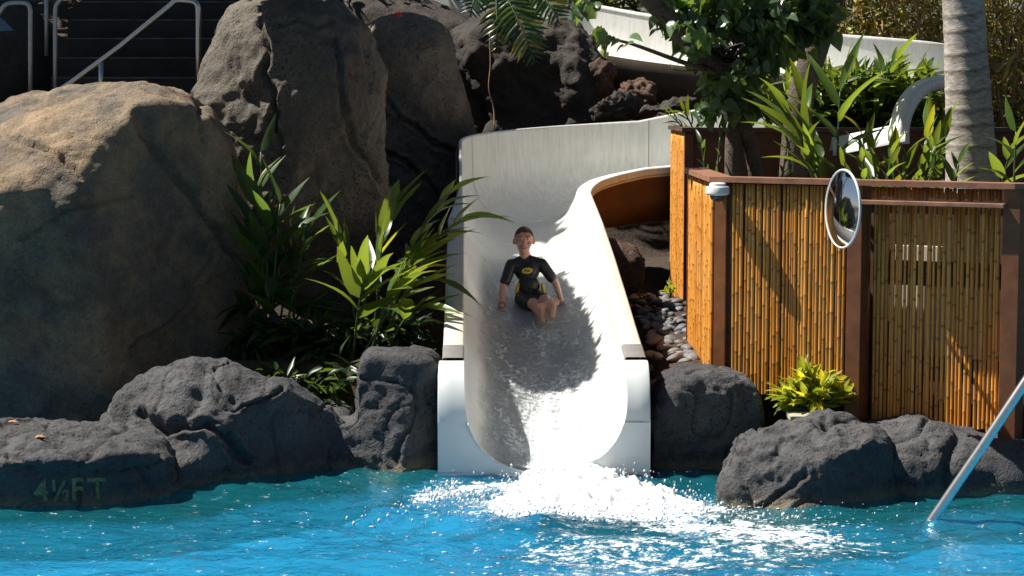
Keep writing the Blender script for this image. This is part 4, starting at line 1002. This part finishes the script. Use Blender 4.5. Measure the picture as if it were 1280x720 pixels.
# small tree in the planter corner
def limb(b, pts, r0, r1, n=10): b.tube(spline(pts, 6), list(np.linspace(r0, r1, 6 * (len(pts) - 1) + 1)), n)
def small_tree():
    t = thing('small_tree', 'small crooked tree with round dark leaves in the planter', 'tree', soilp(925, 3.0)); b = MB()
    Y = 3.0
    limb(b, [soilp(918, Y), P(917, 180, Y), P(921, 150, Y + .05), P(930, 125, Y + .1)], .075, .055)
    limb(b, [soilp(948, Y + .1), P(940, 190, Y + .05), P(932, 160, Y), P(930, 125, Y + .1)], .06, .055)
    limb(b, [P(930, 128, Y + .1), P(905, 90, Y), P(868, 62, Y - .2), P(846, 34, Y - .3), P(822, 8, Y - .3), P(795, -25, Y - .3), P(770, -70, Y - .2)], .07, .085)
    limb(b, [P(930, 128, Y + .1), P(950, 70, Y), P(960, 20, Y - .1), P(975, -50, Y)], .05, .02)
    limb(b, [P(905, 90, Y), P(860, 80, Y - .3), P(790, 55, Y - .5), P(755, 48, Y - .6)], .025, .007)
    tips = []
    for k in range(60):
        a = P(rng.uniform(850, 985), rng.uniform(-10, 90), Y + rng.normal() * .3); st_ = P(925 + rng.normal() * 25, 75, Y); e = a + rv() * .12
        b.tube(spline([st_, (st_ + a) / 2 + rv() * .06, a, e], 3), list(np.linspace(.010, .003, 10)), 5)
    b.build('trunk', M['bark'], t); lv = Leaves()
    def blob(px, py, Y0, rx, ry, rd, n):
        for _ in range(n):
            v = rv() * rng.random() ** .45; p = P(px + v[0] * rx, py + v[2] * ry, Y0 + v[1] * rd)
            if vnoise(p * 3.6) < -.14: continue
            lv.add(T_HEART[0], p, np.array([rng.normal(), -.3 + rng.normal() * .6, -.55 + rng.normal() * .5]), np.array([-.2, -.35, .9]) + rv() * .7, rng.uniform(.065, .135))
    for q in [(905, 25, 2.9, 75, 52, .5, 760), (968, 35, 2.9, 66, 48, .5, 560), (920, 92, 2.8, 62, 40, .4, 430), (905, 128, 2.75, 48, 24, .3, 170), (960, 120, 2.8, 40, 26, .3, 130), (860, 25, 2.7, 50, 40, .4, 260), (1015, 20, 2.9, 45, 35, .4, 240), (850, 45, 2.6, 45, 30, .35, 150), (785, 48, 2.4, 45, 28, .2, 105), (735, 8, 2.3, 26, 14, .2, 18), (880, -40, 2.9, 120, 40, .6, 500), (1000, -40, 2.9, 100, 40, .6, 380), (815, 80, 2.5, 20, 14, .15, 16)]: blob(*q)
    lv.build('crown', M['round_leaf'], t, .5, 1.35, .03)
small_tree()
def lean_tree():
    t = thing('leaning_tree', 'thick pale-barked leaning trunk behind the small round-leaved tree', 'tree', soilp(998, 4.2)); b = MB(); Y = 4.2
    limb(b, [soilp(992, Y), P(997, 150, Y), P(1005, 105, Y), P(1020, 60, Y), P(1036, 15, Y), P(1050, -40, Y), P(1068, -110, Y)], .125, .085, 14)
    b.build('trunk', M['bark'], t)
    lv = Leaves()
    for _ in range(900):
        v = rv() * rng.random() ** .5; p = P(1060 + v[0] * 110, -75 + v[2] * 55, Y + v[1] * .8)
        lv.add(T_HEART[0], p, rv() - np.array([0, 0, .4]), np.array([-.2, -.2, .9]) + rv() * .6, rng.uniform(.09, .13))
    lv.build('crown', M['round_leaf'], t, .5, 1.35)
lean_tree()
# palm trunk
def palm():
    t = thing('palm_tree', 'grey ringed palm trunk rising from the planter', 'palm tree', soilp(1216, 1.9)); Y = 1.9; V = []; Fs = []; cols = []; n = 26
    p0 = soilp(1218, Y, 1.66); x_t = P(1204, 0, Y); H = np.arange(0, 4.2, .018)
    rg = np.random.default_rng(3); rings = np.cumsum(rg.uniform(.10, .19, 60))
    for i, h in enumerate(H):
        c = p0 + (x_t - p0) * (h / (x_t[2] - p0[2])); rad = np.interp(h, [0, .15, .5, 1.3, 4.2], [.225, .195, .172, .148, .13])
        dr = np.min(np.abs(rings - h)); rad += .006 * math.exp(-(dr / .012) ** 2)
        for k in range(n):
            a = 2 * math.pi * k / n; wig = .02 * vnoise(np.array([math.cos(a) * 1.6, math.sin(a) * 1.6, h * .8])); dr = np.min(np.abs(rings - h - wig * 1.5)); rr_ = rad * (1 + .02 * vnoise(np.array([math.cos(a) * 3, math.sin(a) * 3, h * 7.])))
            V.append((c[0] + math.cos(a) * rr_, c[1] + math.sin(a) * rr_, c[2] + h * 0)); g_ = .36 - .17 * math.exp(-(dr / .012) ** 2) + .05 * vnoise(np.array([math.cos(a) * 2, math.sin(a) * 2, h * 3.]))
            cols.append((g_ * 1.08, g_ * .96, g_ * .84))
    for i in range(len(H) - 1):
        for k in range(n): Fs.append((i * n + k, i * n + (k + 1) % n, (i + 1) * n + (k + 1) % n, (i + 1) * n + k))
    mesh('trunk', np.array(V), np.array(Fs), M['palm_bark'], t, True, np.array(cols))
    frond_crown(t, (x_t + (x_t - p0) * 2.5), 10, 1.4, 'ginger_shaded')
def frond_crown(t, top, n, L, mat, droop=.9, rng_=None):
    lv = Leaves(); b = MB()
    for k in range(n):
        a = 2 * math.pi * k / n + rng.normal() * .2; el = rng.uniform(.1, .9); d = np.array([math.cos(a), math.sin(a), el]); d /= np.linalg.norm(d)
        cv = [top + d * L * q + np.array([0, 0, -droop * L * q * q * .6]) for q in np.linspace(0, 1, 16)]; b.tube(cv, list(np.linspace(.014, .004, 16)), 5)
        sd = np.cross(d, [0, 0, 1]); sd /= np.linalg.norm(sd)
        for i in range(2, 16):
            tg = cv[i] - cv[i - 1]; tg /= np.linalg.norm(tg)
            for off in (0, .5):
                for sg in (-1, 1):
                    lv.add(T_SMALL[1], cv[i] - (cv[i] - cv[i - 1]) * off, sd * sg + tg * .7 + rv() * .1 - np.array([0, 0, .25]), np.array([0, 0, 1.]) + rv() * .2, .42 * L / 1.5 * (1.15 - i / 18), .55)
    lv.build('crown', M[mat], t, .7, 1.2); b.build('leaf_stem', M['ginger_stem'], t)
palm()

# unseen tree added behind the boulders, its low bough shaped to shade the slide
def bough_tree():
    t = thing('unseen_shade_tree', 'unseen tree added behind the tall grey-brown boulder, its leafy bough shading the slide', 'tree', (-1.95, 5.6, 2.0)); b = MB()
    b.tube(spline([(-1.95, 5.7, 1.6), (-1.95, 5.5, 3.0), (-2.0, 4.9, 3.75), (-2.0, 4.0, 4.0), (-1.95, 3.0, 4.0), (-1.9, 2.0, 3.9)], 6), list(np.linspace(.11, .02, 31)), 12)
    b.build('trunk', M['bark'], t); lv = Leaves()
    for _ in range(15000):
        y = rng.uniform(1.75, 4.1); v = rv() * rng.random() ** .38; p = np.array([np.interp(y, [1.7, 2.6, 3, 4.1], [-2.10, -2.16, -2.20, -2.05]) + v[0] * np.interp(y, [1.75, 2.1, 2.6, 3.2, 4.1], [.2, .38, .46, .50, .36]) + .05 * vnoise(np.array([y * 2., 5., 5.])), y, 4.0 + v[2] * .26])
        lv.add(T_SMALL[rng.integers(2)], p, np.array([rng.normal() * .5, rng.normal(), rng.normal() * .3]), np.array([-.6, .2, 1.]) + rv() * .4, rng.uniform(.07, .14), 2.6)
    for _ in range(12):
        y = rng.uniform(1.7, 3.6); p = np.array([-1.75 + rng.normal() * .06, y, 4.0 + rng.normal() * .08]); lv.add(T_BLADE[0], p, np.array([.6 + rng.random(), rng.normal() * .5 - .5, rng.normal() * .2]), np.array([-.6, .2, 1.]), rng.uniform(.14, .28), .5)
    lv.build('crown', M['ginger_shaded'], t)
bough_tree()

# ------------------------------------------------------------------ raised flume behind
def flume():
    t = thing('raised_flume', 'white raised flume section passing behind the trees', 'water slide', (3, 9.5, 1.6))
    path = spline([P(560, -20, 11.5), P(640, -6, 11.2), P(720, 3, 10.8), P(805, 18, 10.3), P(900, 31, 9.8), P(1040, 43, 9.2), P(1150, 52, 8.9), P(1205, 60, 8.9)], 8)
    rows = []; rl = []; hull = []
    for i, p in enumerate(path):
        a = path[min(i + 1, len(path) - 1)] - path[max(i - 1, 0)]; a[2] = 0; a /= np.linalg.norm(a); n = np.array([a[1], -a[0], 0])
        # near wall is lower; we see the inside of the far wall on the one hand and the outside on the other
        prof = [(0, 0), (.0, -.22), (.015, -.40), (.06, -.58), (.2, -.72), (.45, -.78), (.7, -.72), (.84, -.60), (.88, -.48)]
        rows.append([tuple(p + n * u + np.array([0, 0, z])) for u, z in prof])
        rl.append([tuple(p + n * u + np.array([0, 0, z])) for u, z in [(.012, -.02), (.012, .004), (0, .012), (-.10, .012), (-.11, -.05)]])
        hull.append([tuple(p + n * u + np.array([0, 0, z])) for u, z in [(.93, -.47), (.93, -.6), (.78, -.85), (.45, -1.0), (.1, -.9), (-.05, -.6), (-.08, -.05)]])
    b = MB(); b.strip(rows); b.build('trough', M['fibreglass'], t); b = MB(); b.strip(rl); b.build('rail', M['fibreglass'], t); b = MB(); b.strip(hull); b.build('hull', M['hull_tan'], t)
    b = MB(); 
    for i in (14, 30, 46):
        p = path[i]; b.tube([(p[0], p[1] - .1, 0.8), (p[0], p[1] - .1, p[2] - .9)], .07, 10)
    b.build('support', M['hull_tan'], t)
flume()
def low_flume():
    t = thing('flume_section', 'pale flume edge with a curved white rim among the planter leaves', 'water slide', P(1128, 175, 3.6)); b = MB(); Y = 3.6
    lo = [P(a, c, y) for a, c, y in [(1040, 190, 4.2), (1075, 183, 3.9), (1105, 177, 3.7), (1130, 172, 3.6)]]
    b.strip([[tuple(p + np.array([0, .14, .005])), tuple(p + np.array([0, .03, .12])), tuple(p + np.array([0, 0, .12])), tuple(p + np.array([0, -.02, .03])), tuple(p + np.array([0, -.05, .025])), tuple(p + np.array([0, -.05, -.03]))] for p in lo]); b.build('trough', M['panel'], t)
    arc = spline([P(1131, 180, 3.6), P(1131, 160, 3.6), P(1137, 138, 3.65), P(1150, 118, 3.75), P(1166, 108, 3.9), P(1190, 103, 4.1)], 6)
    rw = []
    for i, p in enumerate(arc):
        a = arc[min(i + 1, len(arc) - 1)] - arc[max(i - 1, 0)]; a /= np.linalg.norm(a); n = np.cross(a, [0, 1, 0]); n /= np.linalg.norm(n)
        rw.append([tuple(p + n * u + np.array([0, v, 0])) for u, v in [(-.035, .06), (-.04, 0), (.03, -.01), (.045, .0), (.05, .10), (.07, .30)]])
    b = MB(); b.strip(rw); b.build('rim', M['fibreglass'], t)
low_flume()

# ------------------------------------------------------------------ background planting
def mass(name, label, n, lo, hi, L, mat, T, cat='plant', yellow=0., dark=(.5, 1.4), hang=.3, dens=-.2, nscale=1.2, canes_=0):
    lo = np.array(lo); hi = np.array(hi); t = thing(name, label, cat, (*(lo[:2] + hi[:2]) / 2, lo[2])); lv = Leaves(); k = 0
    while k < n:
        p = lo + (hi - lo) * rng.random(3)
        if vnoise(p * nscale) < dens: continue
        lv.add(T[rng.integers(len(T))], p, np.array([rng.normal(), rng.normal(), -hang + rng.normal() * .6]), np.array([0, 0, 1.]) + rv() * .7, rng.uniform(*L)); k += 1
    lv.build('foliage', mat, t, dark[0], dark[1], yellow)
    if canes_:
        b = MB()
        for _ in range(canes_):
            p = lo + (hi - lo) * rng.random(3); p[2] = float(gz(p[0], p[1])) ; d = np.array([rng.normal() * .14, rng.normal() * .14, 1.]) * (hi[2] - p[2]) * rng.uniform(.7, 1.1)
            b.tube([p, p + d * .5 + rv() * .1, p + d + rv() * .25], list((.018, .014, .006)), 5)
        b.build('leaf_stem', M['straw'], t)
    return t
mass('bamboo_thicket', 'dry brownish bamboo thicket behind the palm trunk', 15000, (3.0, 9.8, 1.5), (6.5, 12.5, 4.6), (.14, .26), M['thicket'], T_SMALL, yellow=.15, canes_=45, dens=-.2, dark=(.35, 1.5))
mass('bamboo_thicket', 'olive green bamboo thicket above the raised flume behind the small tree', 13000, (.2, 11.6, 2.4), (4.0, 14, 5.2), (.14, .26), M['thicket_green'], T_SMALL, dark=(.4, 1.3), canes_=30, dens=-.2)
mass('shrub', 'dark shrub above the rock face behind the split-leaf plant', 3500, (-1.6, 10.8, 2.4), (.8, 12.6, 4.4), (.12, .2), M['shrub'], T_BROAD, cat='shrub', dens=-.1)
mass('shrub', 'dark shrub on the slope above the tall grey-brown boulder', 3500, (-4.2, 10.0, 3.0), (-1.3, 12.0, 5.2), (.12, .2), M['shrub'], T_BROAD, cat='shrub')
mass('shrub', 'dark shrub beyond the top of the dark stairs', 3500, (-6.4, 9.0, 3.6), (-4.0, 11.0, 5.4), (.12, .2), M['shrub'], T_BROAD, cat='shrub')
xa = P(995, 100, 5.1)[0]; xb = P(1175, 100, 5.1)[0]
mass('leafy_plant', 'dense glossy green planting filling the upper tier behind the ginger fans', 1300, (xa, 4.72, 2.05), (xb, 5.6, 2.62), (.18, .30), M['ginger'], T_BLADE, dens=-.25, hang=-.25, yellow=.02, nscale=2.5)
# broad unseen crown added to keep the stairs in shade
def unseen_shade_tree():
    t = thing('unseen_shade_tree', 'broad dark tree added out of view to shade the stairs', 'tree', (-7.4, 7.6, 2.0)); b = MB()
    limb(b, [(-7.4, 7.6, 1.8), (-7.2, 7.2, 4), (-6.6, 6.6, 6.2), (-6.0, 6.2, 7.2)], .22, .09, 12); b.build('trunk', M['bark'], t); lv = Leaves()
    for _ in range(7000):
        v = rv() * rng.random() ** .4; p = np.array([-6.3, 7.0, 7.3]) + v * np.array([2.6, 2.4, 1.2])
        if vnoise(p * 1.6) < -.35: continue
        lv.add(T_BROAD[0], p, rv() - np.array([0, 0, .2]), np.array([0, 0, 1.]) + rv() * .4, rng.uniform(.28, .42), 1.6)
    lv.build('crown', M['shrub'], t)
unseen_shade_tree()

mass('fern', 'low dark undergrowth in the shaded gap beside the slide', 1300, (-2.1, 1.5, .40), (-.66, 2.8, .80), (.12, .26), M['ginger_shaded'], T_BLADE, cat='plant', dens=-.1, hang=-.1, dark=(.35, 1.0))  # darkened leaf tones stand in for the shade of the gap

mass('fern', 'small dark ferny tuft behind the blocky grey rock', 420, (-1.75, .85, .20), (-.72, 1.5, .56), (.10, .2), M['ginger_shaded'], T_BLADE, cat='plant', dens=-.3, hang=-.1, dark=(.35, 1.0))  # leaf colour darkened to imitate the shade behind the rock
# ------------------------------------------------------------------ the boy
def skinmat():
    m, nt, out = newmat('skin'); v = coords(nt)
    c = mixc(nt, 1.0, (.62, .36, .27), ramp(nt, noise(nt, v, 30, 3, .6), [(.3, (.9, .86, .85)), (.7, (1.06, 1.02, 1.))]), 'MULTIPLY')
    bsdf(nt, out, c, .42, None, spec=.4, Subsurface_Weight=.12, Subsurface_Scale=.01); return m
M['skin'] = skinmat()
M['neoprene'] = plain('black_neoprene', (.012, .012, .014), .48, .2, 40, bumpd=.001)
M['neo_yellow'] = plain('yellow_neoprene', (.62, .50, .02), .5, .1)
M['hair'] = plain('brown_hair', (.085, .045, .024), .6, .4, 90, bumpd=.003, bscale=150)
M['lip'] = plain('lip', (.33, .075, .065), .4, .1); M['tooth'] = plain('tooth', (.75, .72, .66), .3, .03)
M['eye_white'] = plain('eye_white', (.7, .68, .66), .25, .02); M['eye_dark'] = plain('eye_dark', (.03, .018, .012), .2, .05)
M['band'] = plain('red_band', (.55, .05, .05), .5, .1)
def cone_caps(b, a, c, ra, rb, n=16):
    a = Vector(tuple(a)); c = Vector(tuple(c)); t = (c - a).normalized(); L = (c - a).length
    pts = []; rs = []
    for k in range(5): th = math.pi / 2 * (1 - k / 5); pts.append(a - t * ra * math.sin(th)); rs.append(max(ra * math.cos(th), ra * .05))
    pts.append(a); rs.append(ra); pts.append(c); rs.append(rb)
    for k in range(1, 6): th = math.pi / 2 * k / 5; pts.append(c + t * rb * math.sin(th)); rs.append(max(rb * math.cos(th), rb * .05))
    b.tube(pts, rs, n)
def fuse(b, name, mat, parent, voxel, smooth=5, carve=None):
    tmp = b.build('tmp_shape', None, None); md = tmp.modifiers.new('r', 'REMESH'); md.mode = 'VOXEL'; md.voxel_size = voxel; md.adaptivity = 0
    ms = tmp.modifiers.new('s', 'SMOOTH'); ms.iterations = smooth; ms.factor = .5
    bpy.context.view_layer.update(); dg = bpy.context.evaluated_depsgraph_get()
    me = bpy.data.meshes.new_from_object(tmp.evaluated_get(dg)); n = len(me.vertices); V = np.empty(n * 3, np.float32); me.vertices.foreach_get('co', V); V = V.reshape(-1, 3).astype(float)
    Fs = [tuple(p.vertices) for p in me.polygons]; bpy.data.objects.remove(tmp); bpy.data.meshes.remove(me)
    if carve is not None:
        keep = carve(V); Fs = [f for f in Fs if all(keep[i] for i in f)]
        used = sorted(set(i for f in Fs for i in f)); mp = {o: i for i, o in enumerate(used)}; V = V[used]; Fs = [tuple(mp[i] for i in f) for f in Fs]
    return mesh(name, V, Fs, mat, parent)
def floor_z(x, y):
    c, l = cpath(y); u = min(abs(x - c[0]), W * .98); return float(zf(y)) + RC * (1 - (1 - (u / W) ** PW) ** (1 / PW))
def boy():
    A_ = lambda px, py, Y: P(px, py, Y)
    pel = A_(663, 371, 2.96); wai = A_(661, 357, 2.99); che = A_(659, 340, 3.01); nb = A_(657, 324, 3.02); hd = A_(655, 300, 2.99)
    shL, shR = A_(639, 331, 3.01), A_(677, 330, 3.01); elL, elR = A_(629, 359, 2.95), A_(694, 353, 3.0); wrL, wrR = A_(627, 384, 2.74), A_(701, 373, 2.86)
    hipL, hipR = A_(654, 374, 2.94), A_(671, 373, 2.94); knL, knR = A_(669, 381, 2.66), A_(683, 376, 2.64); anL, anR = A_(678, 396, 2.42), A_(690, 391, 2.38)
    t = thing('person', 'boy in black and yellow short wetsuit sitting in the water slide, smiling', 'person', (pel[0], pel[1], floor_z(pel[0], pel[1])))
    b = MB()
    # head
    b.ellipsoid(hd + [0, .006, .012], (.073, .088, .090)); b.ellipsoid(hd + [0, -.022, -.040], (.054, .058, .062)); b.ellipsoid(hd + [0, -.045, -.078], (.026, .026, .022))
    b.ellipsoid(hd + [-.036, -.052, -.028], (.026, .024, .024)); b.ellipsoid(hd + [.036, -.052, -.028], (.026, .024, .024))
    cone_caps(b, hd + [0, -.078, .005], hd + [0, -.095, -.022], .008, .012); b.ellipsoid(hd + [0, -.09, -.024], (.015, .012, .010))
    for sg in (-1, 1): b.ellipsoid(hd + [sg * .078, .008, -.012], (.012, .020, .027)); b.ellipsoid(hd + [sg * .03, -.072, .026], (.024, .012, .010))
    cone_caps(b, hd + [0, .015, -.06], nb + [0, 0, -.03], .042, .044)
    # trunk under the suit
    b.ellipsoid(che, (.088, .062, .085)); b.ellipsoid(wai, (.078, .058, .08)); b.ellipsoid(pel, (.088, .07, .07))
    cone_caps(b, shL, shR, .036, .036)
    for sh, el, wr, sg in ((shL, elL, wrL, -1), (shR, elR, wrR, 1)):
        cone_caps(b, sh, el, .038, .030); cone_caps(b, el, wr, .029, .020)
        # hand: palm, four fingers, thumb resting on the slide
        dn = np.array([.10 * sg, -.30, -.95]); hx = wr + dn * .045; b_dir = np.array([1., -.1, 0]); cone_caps(b, wr, wr + dn * .02, .019, .02)
        for k in range(4):
            o = (k - 1.5) * .0135; base = hx + b_dir * o; pb = wr + dn * .012 + b_dir * o * .8; cone_caps(b, pb, base, .0105, .0105, 10)
            ln = (.030, .036, .034, .026)[k if sg > 0 else 3 - k]; p1 = base + np.array([o * .25 + .004 * sg, -.55, -.70]) * ln; p2 = p1 + np.array([o * .2, -.85, -.25]) * ln * .7
            for p in (p1, p2): p[2] = max(p[2], floor_z(p[0], p[1]) + .012)
            cone_caps(b, base, p1, .0085, .0078, 10); cone_caps(b, p1, p2, .0078, .0066, 10)
        th0 = wr + dn * .02 + b_dir * (-sg) * .018; th1 = th0 + np.array([-sg * .020, -.02, -.018]); th2 = th1 + np.array([-sg * .006, -.016, -.014]); cone_caps(b, th0, th1, .0105, .009, 10); cone_caps(b, th1, th2, .009, .0075, 10)
    for hp, kn, an, sg in ((hipL, knL, anL, -1), (hipR, knR, anR, 1)):
        cone_caps(b, hp, kn, .060, .045); cone_caps(b, kn, kn + (an - kn) * .4, .043, .041); cone_caps(b, kn + (an - kn) * .4, an, .041, .026)
        # foot with the sole towards the camera, toes up
        hl = an + np.array([0, -.012, -.020]); up = np.array([.10 * sg + .05, -.28, .95]); up /= np.linalg.norm(up); sdv = np.cross(up, [0, -1, .2]); sdv /= np.linalg.norm(sdv)
        b.ellipsoid(hl, (.027, .030, .027)); ball = hl + up * .105; cone_caps(b, hl, ball, .025, .024); cone_caps(b, ball - sdv * .020, ball + sdv * .020, .019, .018)
        for k in range(5):
            o = (k - 2) * .0145; big = (k == 0) if sg > 0 else (k == 4); ln = .036 if big else .030 - .003 * abs(k - 2); p = ball + sdv * o; q = p + up * ln + np.array([0, -.008, 0]); cone_caps(b, p, q, .0105 if big else .0082, .0105 if big else .0075, 10)
    fuse(b, 'body', M['skin'], t, .0052, 4)
    # wetsuit: trunk, sleeves to the elbow, short legs
    b = MB(); e = .009
    b.ellipsoid(che + [0, 0, .01], (.100, .072, .092)); b.ellipsoid(wai, (.090, .068, .085)); b.ellipsoid(pel, (.098, .080, .076)); cone_caps(b, shL, shR, .045, .045)
    cone_caps(b, nb + [0, .003, -.035], nb + [0, -.002, .012], .060, .047); cone_caps(b, shL + [.03, 0, .005], nb, .045, .045); cone_caps(b, shR - [.03, 0, -.005], nb, .045, .045)
    for sh, el in ((shL, elL), (shR, elR)): cone_caps(b, sh, sh + (el - sh) * .74, .047, .043)
    for hp, kn in ((hipL, knL), (hipR, knR)): cone_caps(b, hp, hp + (kn - hp) * .72, .070, .057)
    fuse(b, 'wetsuit', M['neoprene'], t, .0060, 4)
    # yellow side panels
    for sg, (px, py) in ((-1, (646, 361)), (1, (680, 361))):
        b = MB(); p = A_(px, py, 2.965); rot = Matrix.Rotation(R(sg * -14), 3, 'Y'); b.ellipsoid(p - np.array([sg * .005, 0, 0]), (.015, .032, .052), rot=rot); o = b.build('side_panel', M['neo_yellow'], t)
    # oval chest emblem with a wave cut through it, laid on the suit
    bv = BVHTree.FromPolygons([v.co + Vector(t.location) for v in t.children[1].data.vertices] if False else [v.co + Vector(t.location) for o in t.children if o.name.startswith('wetsuit') for v in o.data.vertices], [p.vertices[:] for o in t.children if o.name.startswith('wetsuit') for p in o.data.polygons])
    c0 = A_(659, 339, 2.9); V = []; Fs = []; nx, ny = 46, 30; grid = {}
    for i in range(nx + 1):
        for j in range(ny + 1):
            x = (i / nx * 2 - 1); y = (j / ny * 2 - 1)
            h = bv.ray_cast(Vector((c0[0] + x * .042 , 2.5, c0[2] + y * .023 + x * .004)), Vector((0, 1, 0)))
            grid[i, j] = len(V); yy = h[0].y if h[0] is not None else 2.93; V.append((c0[0] + x * .042, yy - .003, c0[2] + y * .023 + x * .004))
    for i in range(nx):
        for j in range(ny):
            x = ((i + .5) / nx * 2 - 1); y = ((j + .5) / ny * 2 - 1); r = math.hypot(x, y); ri = math.hypot(x / .62, (y) / .45)
            wave = abs(y - .38 * math.sin(x * 3.4)) < .17 and abs(x) < .62
            if r < 1 and (ri > 1 or wave) and not (x > .2 and .15 < y < .5 and False): Fs.append((grid[i, j], grid[i + 1, j], grid[i + 1, j + 1], grid[i, j + 1]))
    mesh('chest_emblem', np.array(V), Fs, M['neo_yellow'], t)
    # hair: short cap over the skull
    b = MB(); b.ellipsoid(hd + [0, .010, .014], (.0775, .092, .0935), 28, 20)
    def keep(V):
        q = V - (hd + np.array([0, .010, .016])); return (q[:, 2] > np.where(q[:, 1] < -.035, .047 - 5. * q[:, 0] ** 2, np.interp(q[:, 1], [-.035, .0, .03, .09], [.035, -.012, -.03, -.05])) + .006 * vnoise(V * 90))
    fuse(b, 'hair', M['hair'], t, .006, 2, keep)
    for sg in (-1, 1):
        b = MB(); b.ellipsoid(hd + [sg * .028, -.0745, .009], (.0105, .007, .0048)); ey = b.build('eye', M['eye_white'], t)
        b = MB(); b.ellipsoid(hd + [sg * .028, -.0795, .009], (.0052, .004, .0048)); b.build('iris', M['eye_dark'], ey)
        b = MB(); b.tube([hd + [sg * .014, -.085, .027], hd + [sg * .028, -.085, .032], hd + [sg * .043, -.076, .027]], [.0025, .0035, .002], 6); b.build('eyebrow', M['hair'], t)
    b = MB(); b.ellipsoid(hd + [0, -.082, -.052], (.027, .011, .0125)); mo = b.build('mouth', M['lip'], t)
    b = MB(); b.ellipsoid(hd + [0, -.089, -.0475], (.019, .006, .0048)); b.build('teeth', M['tooth'], mo)
    b = MB(); p = wrL + (elL - wrL) * .12; ax_ = Vector(tuple(elL - wrL)).normalized(); b.add(*lathe([(.0225, -.009), (.0255, -.009), (.0262, 0), (.0255, .009), (.0225, .009)], 20, p, ax_)); b.build('wristband', M['band'], t)
boy()
